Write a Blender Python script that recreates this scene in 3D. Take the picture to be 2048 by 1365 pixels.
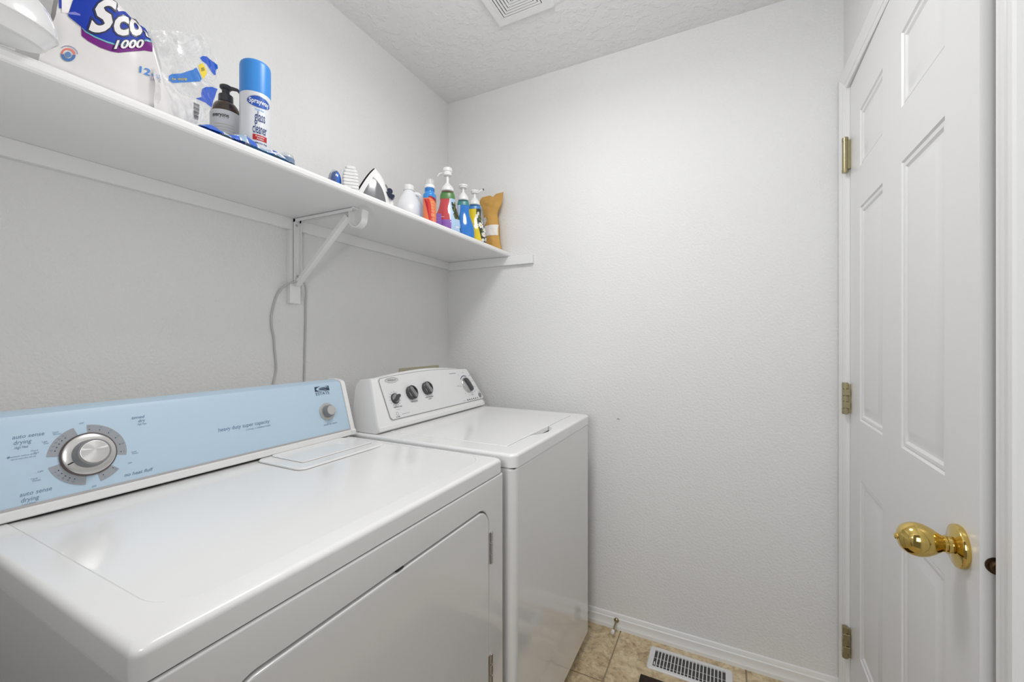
import bpy, bmesh, math, random
from mathutils import Vector, Matrix, noise
sin, cos, pi = math.sin, math.cos, math.pi
random.seed(4)
for o in list(bpy.data.objects): bpy.data.objects.remove(o)
SC = bpy.context.scene
COL = SC.collection

# ------------------------------------------------------------------ camera
CAM_H = 1.215
cam = bpy.data.cameras.new('camera'); co = bpy.data.objects.new('camera', cam); COL.objects.link(co)
cam.sensor_fit = 'HORIZONTAL'; cam.sensor_width = 36.0
cam.lens = 838.0 / 2048 * 36
cam.shift_y = -1.5 / 2048
cam.clip_start = 0.02
co.location = (0, 0, CAM_H); co.rotation_euler = (pi / 2, 0, 0.4685)
SC.camera = co

# ------------------------------------------------------------------ light
SC.view_settings.view_transform = 'Standard'
SC.view_settings.look = 'None'
SC.view_settings.gamma = 1.0
SC.view_settings.use_curve_mapping = False
SC.view_settings.exposure = 0.07
w = bpy.data.worlds.new('world'); SC.world = w; w.use_nodes = True
w.node_tree.nodes['Background'].inputs[0].default_value = (1, 0.985, 0.96, 1)
w.node_tree.nodes['Background'].inputs[1].default_value = 0.15

def area(name, loc, rot, sx, sy, power, col, shape='RECTANGLE'):
    l = bpy.data.lights.new(name, 'AREA'); l.shape = shape; l.size = sx; l.size_y = sy
    l.energy = power; l.color = col
    o = bpy.data.objects.new(name, l); COL.objects.link(o); o.location = loc; o.rotation_euler = rot
    return o
# flush ceiling lamp in the middle of the room (above the frame) and an added fill lamp beyond the doorway behind the camera
LX, LY, LZ = -0.40, 0.90, 2.30
TINT = (1.0, 0.994, 0.986)
area('ceiling_lamp_light', (LX, LY, LZ), (0, 0, 0), 0.34, 0.34, 5.0, TINT, 'DISK')
pl = bpy.data.lights.new('ceiling_lamp_glow', 'POINT'); pl.energy = 4.2; pl.color = TINT; pl.shadow_soft_size = 0.11
plo = bpy.data.objects.new('ceiling_lamp_glow', pl); COL.objects.link(plo); plo.location = (LX, LY, LZ - .02)
# photographer's flash: bounced off the ceiling; plus an unseen fill lamp added for the under-shelf wall
area('bounced_flash', (-0.25, 0.15, 1.70), (pi, 0, 0), 0.2, 0.2, 2.0, TINT)
area('forward_fill', (-0.44, 0.06, 1.33), (pi / 2 + 0.12, 0, 0.40), 0.12, 0.12, 1.35, TINT)  # added fill lamp, set so the dryer front stays dim
area('doorway_fill', (0.0, -1.3, 1.6), (pi / 2, 0, 0), 0.7, 1.0, 17.0, (0.97, 0.985, 1.0))  # unseen fill lamp added outside the doorway

# ------------------------------------------------------------------ helpers
MATS = {}
def mat(name, col, rough=0.5, metal=0.0, spec=0.5, coat=0.0, bump=None, trans=0.0, aniso=0.0, alpha=1.0):
    """bump = (scale, strength, distance, detail)"""
    if name in MATS: return MATS[name]
    m = bpy.data.materials.new(name); m.use_nodes = True; nt = m.node_tree; b = nt.nodes['Principled BSDF']
    b.inputs['Base Color'].default_value = (*col, 1); b.inputs['Roughness'].default_value = rough
    b.inputs['Metallic'].default_value = metal; b.inputs['Specular IOR Level'].default_value = spec
    b.inputs['Coat Weight'].default_value = coat; b.inputs['Coat Roughness'].default_value = 0.06
    b.inputs['Transmission Weight'].default_value = trans
    b.inputs['Anisotropic'].default_value = aniso; b.inputs['Alpha'].default_value = alpha
    if bump:
        t = nt.nodes.new('ShaderNodeTexCoord'); n = nt.nodes.new('ShaderNodeTexNoise')
        n.inputs['Scale'].default_value = bump[0]; n.inputs['Detail'].default_value = bump[3]
        bp = nt.nodes.new('ShaderNodeBump'); bp.inputs['Strength'].default_value = bump[1]
        bp.inputs['Distance'].default_value = bump[2]
        nt.links.new(t.outputs['Object'], n.inputs['Vector']); nt.links.new(n.outputs[0], bp.inputs['Height'])
        nt.links.new(bp.outputs[0], b.inputs['Normal'])
    MATS[name] = m; return m

def srgb(r, g, b):
    f = lambda c: (c / 255 / 12.92) if c / 255 <= 0.04045 else ((c / 255 + 0.055) / 1.055) ** 2.4
    return (f(r), f(g), f(b))

class MB:
    def __init__(s): s.v = []; s.f = []; s.m = []
    def add(s, vs, fs, mi=0):
        n = len(s.v); s.v += [tuple(v) for v in vs]; s.f += [tuple(i + n for i in f) for f in fs]; s.m += [mi] * len(fs)
        return s
    def box(s, x0, x1, y0, y1, z0, z1, mi=0):
        vs = [(x, y, z) for x in (x0, x1) for y in (y0, y1) for z in (z0, z1)]
        return s.add(vs, [(0, 1, 3, 2), (4, 6, 7, 5), (0, 4, 5, 1), (2, 3, 7, 6), (0, 2, 6, 4), (1, 5, 7, 3)], mi)
    def rbox(s, x0, x1, y0, y1, z0, z1, r=0.003, seg=2, mi=0):
        bm = bmesh.new(); bmesh.ops.create_cube(bm, size=1)
        for v in bm.verts:
            v.co = Vector(((x0 + x1) / 2 + v.co.x * (x1 - x0), (y0 + y1) / 2 + v.co.y * (y1 - y0), (z0 + z1) / 2 + v.co.z * (z1 - z0)))
        bmesh.ops.bevel(bm, geom=bm.edges[:], offset=r, segments=seg, profile=0.5, affect='EDGES')
        s.addbm(bm, mi); return s
    def addbm(s, bm, mi=0, M=None):
        bm.verts.index_update()
        vs = [(M @ v.co if M else v.co)[:] for v in bm.verts]
        s.add(vs, [[v.index for v in f.verts] for f in bm.faces], mi); bm.free(); return s
    def loops(s, ls, cap0=False, cap1=False, close=True, mi=0):
        n = len(ls[0]); vs = [p for l in ls for p in l]; fs = []
        for i in range(len(ls) - 1):
            for j in range(n if close else n - 1):
                k = (j + 1) % n; fs.append((i * n + j, i * n + k, (i + 1) * n + k, (i + 1) * n + j))
        if cap0: fs.append(tuple(reversed(range(n))))
        if cap1: fs.append(tuple(range((len(ls) - 1) * n, len(ls) * n)))
        return s.add(vs, fs, mi)
    def lathe(s, prof, c=(0, 0, 0), seg=32, sx=1, sy=1, rot=0, M=None, mi=0, cap=True):
        ls = []
        for r, z in prof:
            l = []
            for k in range(seg):
                a = 2 * pi * k / seg; x, y = r * cos(a) * sx, r * sin(a) * sy
                x, y = x * cos(rot) - y * sin(rot), x * sin(rot) + y * cos(rot)
                p = Vector((x, y, z)); p = (M @ p) if M else p + Vector(c); l.append(p[:])
            ls.append(l)
        return s.loops(ls, cap, cap, True, mi)
    def tube(s, pts, r, seg=10, mi=0, cap=True):
        pts = [Vector(p) for p in pts]; ls = []; up = Vector((0.13, 0.31, 0.94)).normalized(); pn = None
        for i, p in enumerate(pts):
            t = (pts[min(i + 1, len(pts) - 1)] - pts[max(i - 1, 0)]).normalized()
            if pn is None: a = t.cross(up if abs(t.dot(up)) < .9 else Vector((1, 0, 0))).normalized()
            else: a = (pn - t * pn.dot(t)).normalized()
            pn = a; b = t.cross(a); rr = r[i] if isinstance(r, (list, tuple)) else r
            ls.append([(p + (a * cos(2 * pi * k / seg) + b * sin(2 * pi * k / seg)) * rr)[:] for k in range(seg)])
        return s.loops(ls, cap, cap, True, mi)
    def prism(s, poly, fn, h0, h1, mi=0):
        """poly 2D extruded between heights h0,h1 through fn(a,b,h)->xyz"""
        s.loops([[fn(a, b, h0) for a, b in poly], [fn(a, b, h1) for a, b in poly]], True, True, True, mi); return s
    def sheet(s, nu, nv, fn, mi=0):
        vs = [fn(i / nu, j / nv) for i in range(nu + 1) for j in range(nv + 1)]
        fs = [(i * (nv + 1) + j, (i + 1) * (nv + 1) + j, (i + 1) * (nv + 1) + j + 1, i * (nv + 1) + j + 1) for i in range(nu) for j in range(nv)]
        return s.add(vs, fs, mi)

def catmull(pts, n=6):
    P = [Vector(p) for p in pts]; P = [P[0] * 2 - P[1]] + P + [P[-1] * 2 - P[-2]]; out = []
    for i in range(1, len(P) - 2):
        for k in range(n):
            t = k / n; a, b, c, d = P[i - 1:i + 3]
            out.append(0.5 * ((2 * b) + (c - a) * t + (2 * a - 5 * b + 4 * c - d) * t * t + (3 * b - a - 3 * c + d) * t ** 3))
    return out + [P[-2]]

def base_of(mb):
    xs = [v[0] for v in mb.v]; ys = [v[1] for v in mb.v]; zs = [v[2] for v in mb.v]
    return Vector(((min(xs) + max(xs)) / 2, (min(ys) + max(ys)) / 2, min(zs)))

def obj(name, mb, mats, parent=None, smooth=True, angle=35, wn=True, solid=0.0, normals=True, root=None):
    me = bpy.data.meshes.new(name)
    org = root if root is not None else (world_loc(parent) if parent else base_of(mb))
    me.from_pydata([(v[0] - org[0], v[1] - org[1], v[2] - org[2]) for v in mb.v], [], mb.f)
    for m in (mats if isinstance(mats, (list, tuple)) else [mats]): me.materials.append(m)
    me.polygons.foreach_set('material_index', mb.m)
    bm = bmesh.new(); bm.from_mesh(me)
    if normals: bmesh.ops.recalc_face_normals(bm, faces=bm.faces)
    if smooth:
        ca = math.radians(angle)
        for f in bm.faces: f.smooth = True
        for e in bm.edges: e.smooth = not (len(e.link_faces) == 2 and e.calc_face_angle(0) > ca)
    bm.to_mesh(me); bm.free(); me.update()
    o = bpy.data.objects.new(name, me); COL.objects.link(o)
    if parent: o.parent = parent
    else: o.location = org
    if smooth and wn:
        md = o.modifiers.new('wn', 'WEIGHTED_NORMAL'); md.keep_sharp = True
    if solid:
        md = o.modifiers.new('solid', 'SOLIDIFY'); md.thickness = solid
    return o
def world_loc(o):
    l = Vector((0, 0, 0))
    while o: l = l + o.location; o = o.parent
    return l
def thing(name, loc, label, cat, group=None):
    o = bpy.data.objects.new(name, None); o.empty_display_size = .05; COL.objects.link(o); o.location = loc
    o['label'] = label; o['category'] = cat
    if group: o['group'] = group
    return o
def tag(o, label, cat, group=None):
    o['label'] = label; o['category'] = cat
    if group: o['group'] = group
    return o
def struct(name, mb, m, parent=None, **k):
    o = obj(name, mb, m, parent, **k)
    if not parent: o['kind'] = 'structure'
    return o

# --- flat print: 2D shapes mapped onto surfaces
def smooth_prof(P, n=5): return [(v.x, v.y) for v in catmull([(a, b, 0) for a, b in P], n)]
def refine(bm, L):
    for _ in range(6):
        es = [e for e in bm.edges if e.calc_length() > L]
        if not es: break
        bmesh.ops.subdivide_edges(bm, edges=es, cuts=1); bmesh.ops.triangulate(bm, faces=bm.faces[:])
_tc = {}
def text_bm(s, bold=0.0, shear=0.0, spacing=1.0):
    key = (s, bold, shear, spacing)
    if key not in _tc:
        c = bpy.data.curves.new('t', 'FONT'); c.body = s; c.size = 1; c.offset = bold; c.shear = shear; c.space_character = spacing
        c.resolution_u = 3; c.fill_mode = 'FRONT'
        o = bpy.data.objects.new('t', c); COL.objects.link(o)
        me = bpy.data.meshes.new_from_object(o.evaluated_get(bpy.context.evaluated_depsgraph_get()))
        bpy.data.objects.remove(o); bpy.data.curves.remove(c)
        xs = [v.co.x for v in me.vertices]; ys = [v.co.y for v in me.vertices]
        _tc[key] = (me, min(xs), max(xs), min(ys), max(ys))
    return _tc[key]
def text_box(mb, s, fn, u0, v0, w=None, h=0.01, align='L', bold=0.0, shear=0.0, mi=0, off=0.0, L=None, slope=0.0):
    """put text with cap height h at (u0,v0); fn(u,v,off)->xyz"""
    me, a, b, c, d = text_bm(s, bold, shear); k = h / 0.70; kx = k
    if w: kx = w / (b - a)
    x0 = u0 - {'L': 0, 'C': .5, 'R': 1}[align] * (b - a) * kx
    bm = bmesh.new(); bm.from_mesh(me)
    for v in bm.verts:
        u = x0 + (v.co.x - a) * kx; v.co = Vector((u, v0 + v.co.y * k + slope * (u - u0), 0))
    if L: refine(bm, L)
    for v in bm.verts: v.co = Vector(fn(v.co.x, v.co.y, off))
    mb.addbm(bm, mi)
def text_quad(mb, s, q, fn, bold=0.0, shear=0.0, mi=0, off=0.0, grow=0.0, L=None, ref=None):
    """fill the quad BL,BR,TR,TL with the text"""
    me, a, b, c, d = text_bm(s, bold, shear)
    if ref is not None: _, a, b, c, d = text_bm(s, ref, shear)
    bm = bmesh.new(); bm.from_mesh(me); Q = [Vector(p) for p in q]
    for v in bm.verts:
        s_ = (v.co.x - a) / (b - a); t_ = (v.co.y - c) / (d - c)
        p = Q[0] * (1 - s_) * (1 - t_) + Q[1] * s_ * (1 - t_) + Q[2] * s_ * t_ + Q[3] * (1 - s_) * t_
        v.co = Vector((p.x, p.y, 0))
    if L: refine(bm, L)
    for v in bm.verts: v.co = Vector(fn(v.co.x, v.co.y, off))
    mb.addbm(bm, mi)
def poly(mb, pts, fn, off=0.0, mi=0, L=None):
    bm = bmesh.new(); vs = [bm.verts.new((p[0], p[1], 0)) for p in pts]; bm.faces.new(vs)
    if L:
        bmesh.ops.triangulate(bm, faces=bm.faces[:]); refine(bm, L)
    for v in bm.verts: v.co = Vector(fn(v.co.x, v.co.y, off))
    mb.addbm(bm, mi)
def ell(cu, cv, a, b, n=32, rot=0, a0=0, a1=2 * pi):
    out = []
    for k in range(n if a1 - a0 >= 2 * pi - 1e-6 else n + 1):
        t = a0 + (a1 - a0) * k / n; x, y = a * cos(t), b * sin(t)
        out.append((cu + x * cos(rot) - y * sin(rot), cv + x * sin(rot) + y * cos(rot)))
    return out
def ring_seg(cu, cv, r0, r1, a0, a1, n=16):
    return [(cu + r0 * cos(a0 + (a1 - a0) * k / n), cv + r0 * sin(a0 + (a1 - a0) * k / n)) for k in range(n + 1)] + \
           [(cu + r1 * cos(a1 + (a0 - a1) * k / n), cv + r1 * sin(a1 + (a0 - a1) * k / n)) for k in range(n + 1)]
def rrect(x0, x1, y0, y1, r, n=8, side=1):
    """rounded rectangle, counter-clockwise, side = points per straight side"""
    out = []
    for (cx, cy, a) in ((x1 - r, y0 + r, -pi / 2), (x1 - r, y1 - r, 0), (x0 + r, y1 - r, pi / 2), (x0 + r, y0 + r, pi)):
        arc = [(cx + r * cos(a + pi / 2 * k / n), cy + r * sin(a + pi / 2 * k / n)) for k in range(n + 1)]
        if out and side > 1:
            p, q = out[-1], arc[0]
            out += [(p[0] + (q[0] - p[0]) * k / side, p[1] + (q[1] - p[1]) * k / side) for k in range(1, side)]
        out += arc
    if side > 1:
        p, q = out[-1], out[0]
        out += [(p[0] + (q[0] - p[0]) * k / side, p[1] + (q[1] - p[1]) * k / side) for k in range(1, side)]
    return out
def plane_fn(ax, az, bx, bz):
    """slanted console face running along y: fn(y,t,off)"""
    L = math.hypot(bx - ax, bz - az); dx, dz = (bx - ax) / L, (bz - az) / L; nx, nz = dz, -dx
    return lambda u, v, o=0.0: (ax + dx * v + nx * o, u, az + dz * v + nz * o)
def cyl_fn(cx, cy, R, z0, phi, sq=1.0):
    """cylinder facing angle phi: u arc length to the viewer's right"""
    def f(u, v, o=0.0):
        a = phi + u / R; return (cx + (R + o) * cos(a), cy + (R + o) * sin(a), z0 + v)
    return f
def face_cam(x, y): return math.atan2(-y, -x)

# ------------------------------------------------------------------ materials
def wall_mat(name, col, scale, strength, dist, rough=0.72, thr=None):
    m = bpy.data.materials.new(name); m.use_nodes = True; nt = m.node_tree; b = nt.nodes['Principled BSDF']
    b.inputs['Base Color'].default_value = (*col, 1); b.inputs['Roughness'].default_value = rough
    b.inputs['Specular IOR Level'].default_value = 0.35
    t = nt.nodes.new('ShaderNodeTexCoord'); n = nt.nodes.new('ShaderNodeTexNoise'); n.inputs['Scale'].default_value = scale
    n.inputs['Detail'].default_value = 3; n.inputs['Roughness'].default_value = .55
    r = nt.nodes.new('ShaderNodeValToRGB'); lo, hi = thr or (0.35, 0.7)
    r.color_ramp.elements[0].position = lo; r.color_ramp.elements[1].position = hi
    bp = nt.nodes.new('ShaderNodeBump'); bp.inputs['Strength'].default_value = strength; bp.inputs['Distance'].default_value = dist
    L = nt.links.new
    L(t.outputs['Object'], n.inputs['Vector']); L(n.outputs[0], r.inputs[0]); L(r.outputs[0], bp.inputs['Height']); L(bp.outputs[0], b.inputs['Normal'])
    return m
M_wall = wall_mat('orange_peel_wall_paint', (0.805, 0.804, 0.801), 120, 0.6, 0.0013)
M_ceil = wall_mat('knockdown_ceiling_paint', (0.83, 0.828, 0.822), 26, 0.45, 0.003, 0.85, (0.48, 0.58))
M_trim = mat('white_trim_paint', (0.85, 0.85, 0.845), 0.32, bump=(40, .05, .002, 2))
M_door = mat('white_door_paint', (0.81, 0.81, 0.81), 0.34, bump=(60, .05, .001, 2))
M_shelf = mat('white_shelf_paint', (0.85, 0.85, 0.85), 0.38, bump=(30, .06, .002, 2))
M_enamel = mat('white_enamel_lit_tops', (0.875, 0.875, 0.875), 0.20, spec=0.5, coat=0.25, bump=(9, .02, .004, 1))  # tops lightened in the colour for the stronger light on them
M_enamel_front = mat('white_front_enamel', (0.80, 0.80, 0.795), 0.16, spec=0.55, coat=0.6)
M_console = mat('white_console_plastic', (0.86, 0.86, 0.855), 0.35)
M_grey_line = mat('grey_outline_plastic', (0.36, 0.36, 0.36), 0.5)
M_pwhite = mat('white_plastic', (0.84, 0.84, 0.84), 0.3)
M_black = mat('black_plastic', (0.012, 0.012, 0.013), 0.3)
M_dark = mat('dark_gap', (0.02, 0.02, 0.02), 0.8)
M_blue_panel = mat('pale_blue_console_film', srgb(187, 210, 228), 0.4)
M_blue_ink = mat('slate_blue_ink', srgb(112, 142, 168), 0.6)
M_dkblue_ink = mat('navy_slate_ink', srgb(38, 58, 80), 0.5)
M_seg = mat('grey_dial_print', srgb(158, 162, 168), 0.5)
M_ink = mat('dark_grey_ink', srgb(70, 70, 74), 0.6)
M_ink2 = mat('light_grey_ink', srgb(150, 150, 152), 0.6)
M_steel = mat('brushed_steel', (0.62, 0.61, 0.60), 0.28, metal=1.0, bump=(300, .05, .0005, 1))
M_chrome = mat('dark_chrome', (0.35, 0.35, 0.36), 0.12, metal=1.0)
M_silver = mat('silver_plastic', (0.50, 0.50, 0.50), 0.35, metal=0.3)
M_kgrey = mat('mid_grey_plastic', (0.24, 0.24, 0.245), 0.42)
M_kdark = mat('charcoal_plastic', (0.06, 0.06, 0.065), 0.35)
M_brass = mat('polished_brass', srgb(218, 190, 112), 0.10, metal=1.0)
M_antique = mat('antique_brass', srgb(166, 156, 124), 0.30, metal=1.0, bump=(90, .1, .001, 2))
M_cord = mat('grey_rubber_cord', (0.52, 0.52, 0.52), 0.5)
M_tan = mat('aged_tan_plastic', srgb(190, 184, 160), 0.55)
M_paper = mat('white_paper', (0.84, 0.84, 0.83), 0.8)

def tile_mat():
    m = bpy.data.materials.new('beige_slate_vinyl'); m.use_nodes = True; nt = m.node_tree; b = nt.nodes['Principled BSDF']; L = nt.links.new
    t = nt.nodes.new('ShaderNodeTexCoord'); geo = nt.nodes.new('ShaderNodeNewGeometry')
    n1 = nt.nodes.new('ShaderNodeTexNoise'); n1.inputs['Scale'].default_value = 14; n1.inputs['Detail'].default_value = 6; n1.inputs['Distortion'].default_value = 1.6; n1.inputs['Roughness'].default_value = .65
    n2 = nt.nodes.new('ShaderNodeTexNoise'); n2.inputs['Scale'].default_value = 55; n2.inputs['Detail'].default_value = 4; n2.inputs['Distortion'].default_value = .8
    r1 = nt.nodes.new('ShaderNodeValToRGB'); e = r1.color_ramp.elements
    e[0].position = .32; e[0].color = (*srgb(166, 140, 110), 1); e[1].position = .68; e[1].color = (*srgb(232, 216, 184), 1)
    x = e.new(.45); x.color = (*srgb(204, 182, 146), 1); x = e.new(.56); x.color = (*srgb(216, 198, 162), 1)
    r2 = nt.nodes.new('ShaderNodeValToRGB'); r2.color_ramp.elements[0].position = .38; r2.color_ramp.elements[0].color = (.55, .52, .5, 1); r2.color_ramp.elements[1].position = .5; r2.color_ramp.elements[1].color = (1, 1, 1, 1)
    mx = nt.nodes.new('ShaderNodeMix'); mx.data_type = 'RGBA'; mx.blend_type = 'MULTIPLY'; mx.inputs[0].default_value = .45
    bp = nt.nodes.new('ShaderNodeBump'); bp.inputs['Strength'].default_value = .3; bp.inputs['Distance'].default_value = .002
    L(geo.outputs['Position'], n1.inputs[0]); L(geo.outputs['Position'], n2.inputs[0]); L(n1.outputs[0], r1.inputs[0]); L(n2.outputs[0], r2.inputs[0])
    L(r1.outputs[0], mx.inputs[6]); L(r2.outputs[0], mx.inputs[7]); L(mx.outputs[2], b.inputs['Base Color'])
    L(n2.outputs[0], bp.inputs['Height']); L(bp.outputs[0], b.inputs['Normal']); b.inputs['Roughness'].default_value = .45
    return m
M_tile = tile_mat()
M_grout = mat('brown_grey_grout', srgb(160, 146, 124), 0.8)

# ------------------------------------------------------------------ room shell
XL, XR, YF, YN, ZC = -1.268, 0.363, 1.779, 0.0, 2.433
struct('wall_left', MB().box(XL - .1, XL, YN - .1, YF + .1, -.02, ZC + .1), M_wall)
struct('wall_far', MB().box(XL, XR + .2, YF, YF + .1, -.02, ZC + .1), M_wall)
mb = MB().box(XR, XR + .11, YN - .1, .855, -.02, ZC); mb.box(XR, XR + .11, 1.705, YF, -.02, ZC); mb.box(XR, XR + .11, .855, 1.705, 2.047, ZC)
struct('wall_right', mb, M_wall)
mb = MB().box(XL, -.42, YN - .11, YN, -.02, ZC); mb.box(-.42, XR, YN - .11, YN, 2.05, ZC)
struct('wall_near', mb, M_wall)
struct('leak_panel', MB().box(XR + .13, XR + .17, .6, YF, -.02, 2.3), M_wall)  # unseen panel added behind the door to stop light leaking in
struct('ceiling', MB().box(XL - .1, XR + .2, YN - .1, YF + .1, ZC, ZC + .1), M_ceil)
fl = struct('floor', MB().box(XL, XR + .2, YN - .1, YF, -.03, -.0035), M_grout)
xs = [-1.299, -.842, -.385, .072, .529]; ys = [-.351, .106, .563, 1.020, 1.477, 1.934]
for i in range(4):
    for j in range(5):
        g = .0022
        m_ = MB().rbox(max(xs[i] + g, XL), min(xs[i + 1] - g, XR + .18), max(ys[j] + g, YN - .1), min(ys[j + 1] - g, YF), -.0035, 0, .0012, 1)
        obj('tile', m_, M_tile, fl)

# baseboards: profile (out from wall, height)
BB = [(0, 0), (.0135, 0), (.0135, .014), (.0115, .018), (.0095, .030), (.0105, .040), (.0105, .043), (.0075, .046), (.0065, .054), (.0045, .060), (.0015, .062), (0, .062)]
def baseboard(name, fn, a, b):
    m_ = MB().loops([[fn(p[0], a, p[1]) for p in BB], [fn(p[0], b, p[1]) for p in BB]], True, True)
    return struct(name, m_, M_trim, angle=25, wn=False)
baseboard('baseboard_far', lambda d, s, z: (s, YF - d, z), XL, XR)
baseboard('baseboard_left', lambda d, s, z: (XL + d, s, z), YN, YF - .0135)
baseboard('baseboard_right', lambda d, s, z: (XR - d, s, z), YN + .01, .79)

# door casing: profile (across width 0=inner .. 1=outer edge, thickness)
CP = [(0, 0), (0, .0095), (.06, .0115), (.12, .0115), (.15, .0095), (.30, .0100), (.34, .0125), (.44, .0125), (.47, .0115), (.72, .0160), (.80, .0180), (.95, .0180), (1, .0150), (1, 0)]
def casing(name, pts_in, pts_out):
    """pts (y,z) start/end of the inner and outer edges"""
    (a0, a1), (b0, b1) = pts_in, pts_out; ls = []
    for (i, o) in ((a0, b0), (a1, b1)):
        ls.append([(XR - t, i[0] + (o[0] - i[0]) * w_, i[1] + (o[1] - i[1]) * w_) for w_, t in CP])
    return struct(name, MB().loops(ls, True, True), M_trim, angle=20, wn=False)
CI0, CI1, CW, CT = .862, 1.703, .060, 2.034
casing('trim_1', ((CI1, 0), (CI1, CT)), ((CI1 + CW, 0), (CI1 + CW, CT + CW)))
casing('trim_2', ((CI0, CT), (CI1, CT)), ((CI0 - CW, CT + CW), (CI1 + CW, CT + CW)))
casing('trim_3', ((CI0, 0), (CI0, CT)), ((CI0 - CW, 0), (CI0 - CW, CT + CW)))
jm = MB().box(XR - .001, XR + .11, 1.6975, 1.7045, 0, 2.041); jm.box(XR - .001, XR + .11, .8555, .8675, 0, 2.041); jm.box(XR - .001, XR + .11, .8675, 1.6975, 2.0395, 2.0465)
jm.box(XR + .040, XR + .052, 1.686, 1.6975, 0, 2.04); jm.box(XR + .040, XR + .052, .8675, .879, 0, 2.04); jm.box(XR + .040, XR + .052, .879, 1.686, 2.028, 2.0395)
struct('trim_4', jm, M_trim)
# lining of the doorway the camera stands in
nc = MB().box(-.42, -.402, YN - .112, YN + .002, 0, 2.05); nc.box(.345, XR, YN - .112, YN + .002, 0, 2.05); nc.box(-.402, .345, YN - .112, YN + .002, 2.032, 2.05)
struct('trim_5', nc, M_trim)

# ------------------------------------------------------------------ door, slightly ajar
TH = math.radians(1.34); HX, HY = .3625, 1.6930
def dfn(s, z, d=0.0):
    """s along the door from the hinge, d out of the face into the room"""
    return (HX - sin(TH) * s - cos(TH) * d, HY - cos(TH) * s + sin(TH) * d, z)
DW, DZ0, DZ1 = .812, .012, 2.030
panels = [(.116, .338, 1.730, 1.900), (.470, .694, 1.730, 1.900), (.116, .338, .975, 1.612), (.470, .694, .975, 1.612), (.116, .338, .265, .803), (.470, .694, .265, .803)]
mb = MB()
ss = sorted({0.0, DW} | {p[0] for p in panels} | {p[1] for p in panels}); zs = sorted({DZ0, DZ1} | {p[2] for p in panels} | {p[3] for p in panels})
for i in range(len(ss) - 1):
    for j in range(len(zs) - 1):
        s0, s1, z0, z1 = ss[i], ss[i + 1], zs[j], zs[j + 1]
        if any(abs(p[0] - s0) < 1e-6 and abs(p[2] - z0) < 1e-6 and abs(p[1] - s1) < 1e-6 for p in panels): continue
        mb.add([dfn(s0, z0), dfn(s1, z0), dfn(s1, z1), dfn(s0, z1)], [(0, 1, 2, 3)])
DP = [(0, 0), (.0015, 0), (.0050, -.0040), (.0065, -.0042), (.0085, -.0026), (.0150, -.0030), (.0200, -.0068), (.0240, -.0070), (.0270, -.0066), (.0450, -.0018), (.0480, -.0016)]
for s0, s1, z0, z1 in panels:
    ls = [[dfn(s0 + i, z0 + i, d), dfn(s1 - i, z0 + i, d), dfn(s1 - i, z1 - i, d), dfn(s0 + i, z1 - i, d)] for i, d in DP]
    mb.loops([[Vector(p)[:] for p in l] for l in ls], False, True)
e = .035
mb.add([dfn(0, DZ0), dfn(DW, DZ0), dfn(DW, DZ1), dfn(0, DZ1), dfn(0, DZ0, -e), dfn(DW, DZ0, -e), dfn(DW, DZ1, -e), dfn(0, DZ1, -e)],
       [(1, 5, 6, 2), (4, 7, 6, 5), (0, 3, 7, 4), (3, 2, 6, 7), (0, 4, 5, 1)])
door = struct('door_1', mb, M_door, angle=14, wn=False, root=Vector((HX, HY, 0)))
# weather-worn edge highlight bead is the door's own square edge; knob:
KS, KZ = .755, .879
kM = Matrix.Translation(dfn(KS, KZ)) @ Matrix.Rotation(-TH, 4, 'Z') @ Matrix.Rotation(-pi / 2, 4, 'Y')
kn = obj('door_knob', MB().lathe([(r_ * .95, .0215 + (z_ - .034) * .90) for r_, z_ in smooth_prof([(.0100, .034), (.0130, .036), (.0170, .0415), (.0225, .050), (.0268, .0595), (.0288, .070), (.0272, .081), (.0222, .0905), (.0150, .0965), (.0070, .0992), (.0005, .0998)], 4)], M=kM, seg=48, cap=False), M_brass, door, angle=50, wn=False)
obj('knob_rose', MB().lathe([(.0335, 0), (.0345, .002), (.0345, .0065), (.0335, .0085), (.0310, .0095), (.0145, .0125), (.0130, .0130), (.0125, .016)], M=kM, seg=48), M_brass, door, angle=30, wn=False)
obj('knob_neck', MB().lathe([(.0130, .012), (.0128, .0165), (.0148, .0172), (.0148, .0186), (.0120, .0192), (.0120, .0205), (.0132, .0212), (.0132, .0226), (.0105, .0240)], M=kM, seg=40), M_brass, door, angle=30, wn=False)
obj('privacy_button', MB().lathe([(.0050, .0780), (.0050, .0822), (.0040, .0836), (.0005, .0840)], M=kM, seg=20), M_brass, kn, angle=30)
lM = Matrix.Translation(dfn(DW - .0005, KZ, -.0175)) @ Matrix.Rotation(pi / 2 - TH, 4, 'X')
obj('latch_bolt', MB().lathe([(.0125, 0), (.0125, .0022), (.0095, .0024), (.0095, .0105), (.0080, .0120)], M=lM, seg=28), mat('dark_bronze', srgb(88, 70, 50), .4, metal=1.0), door)
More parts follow.
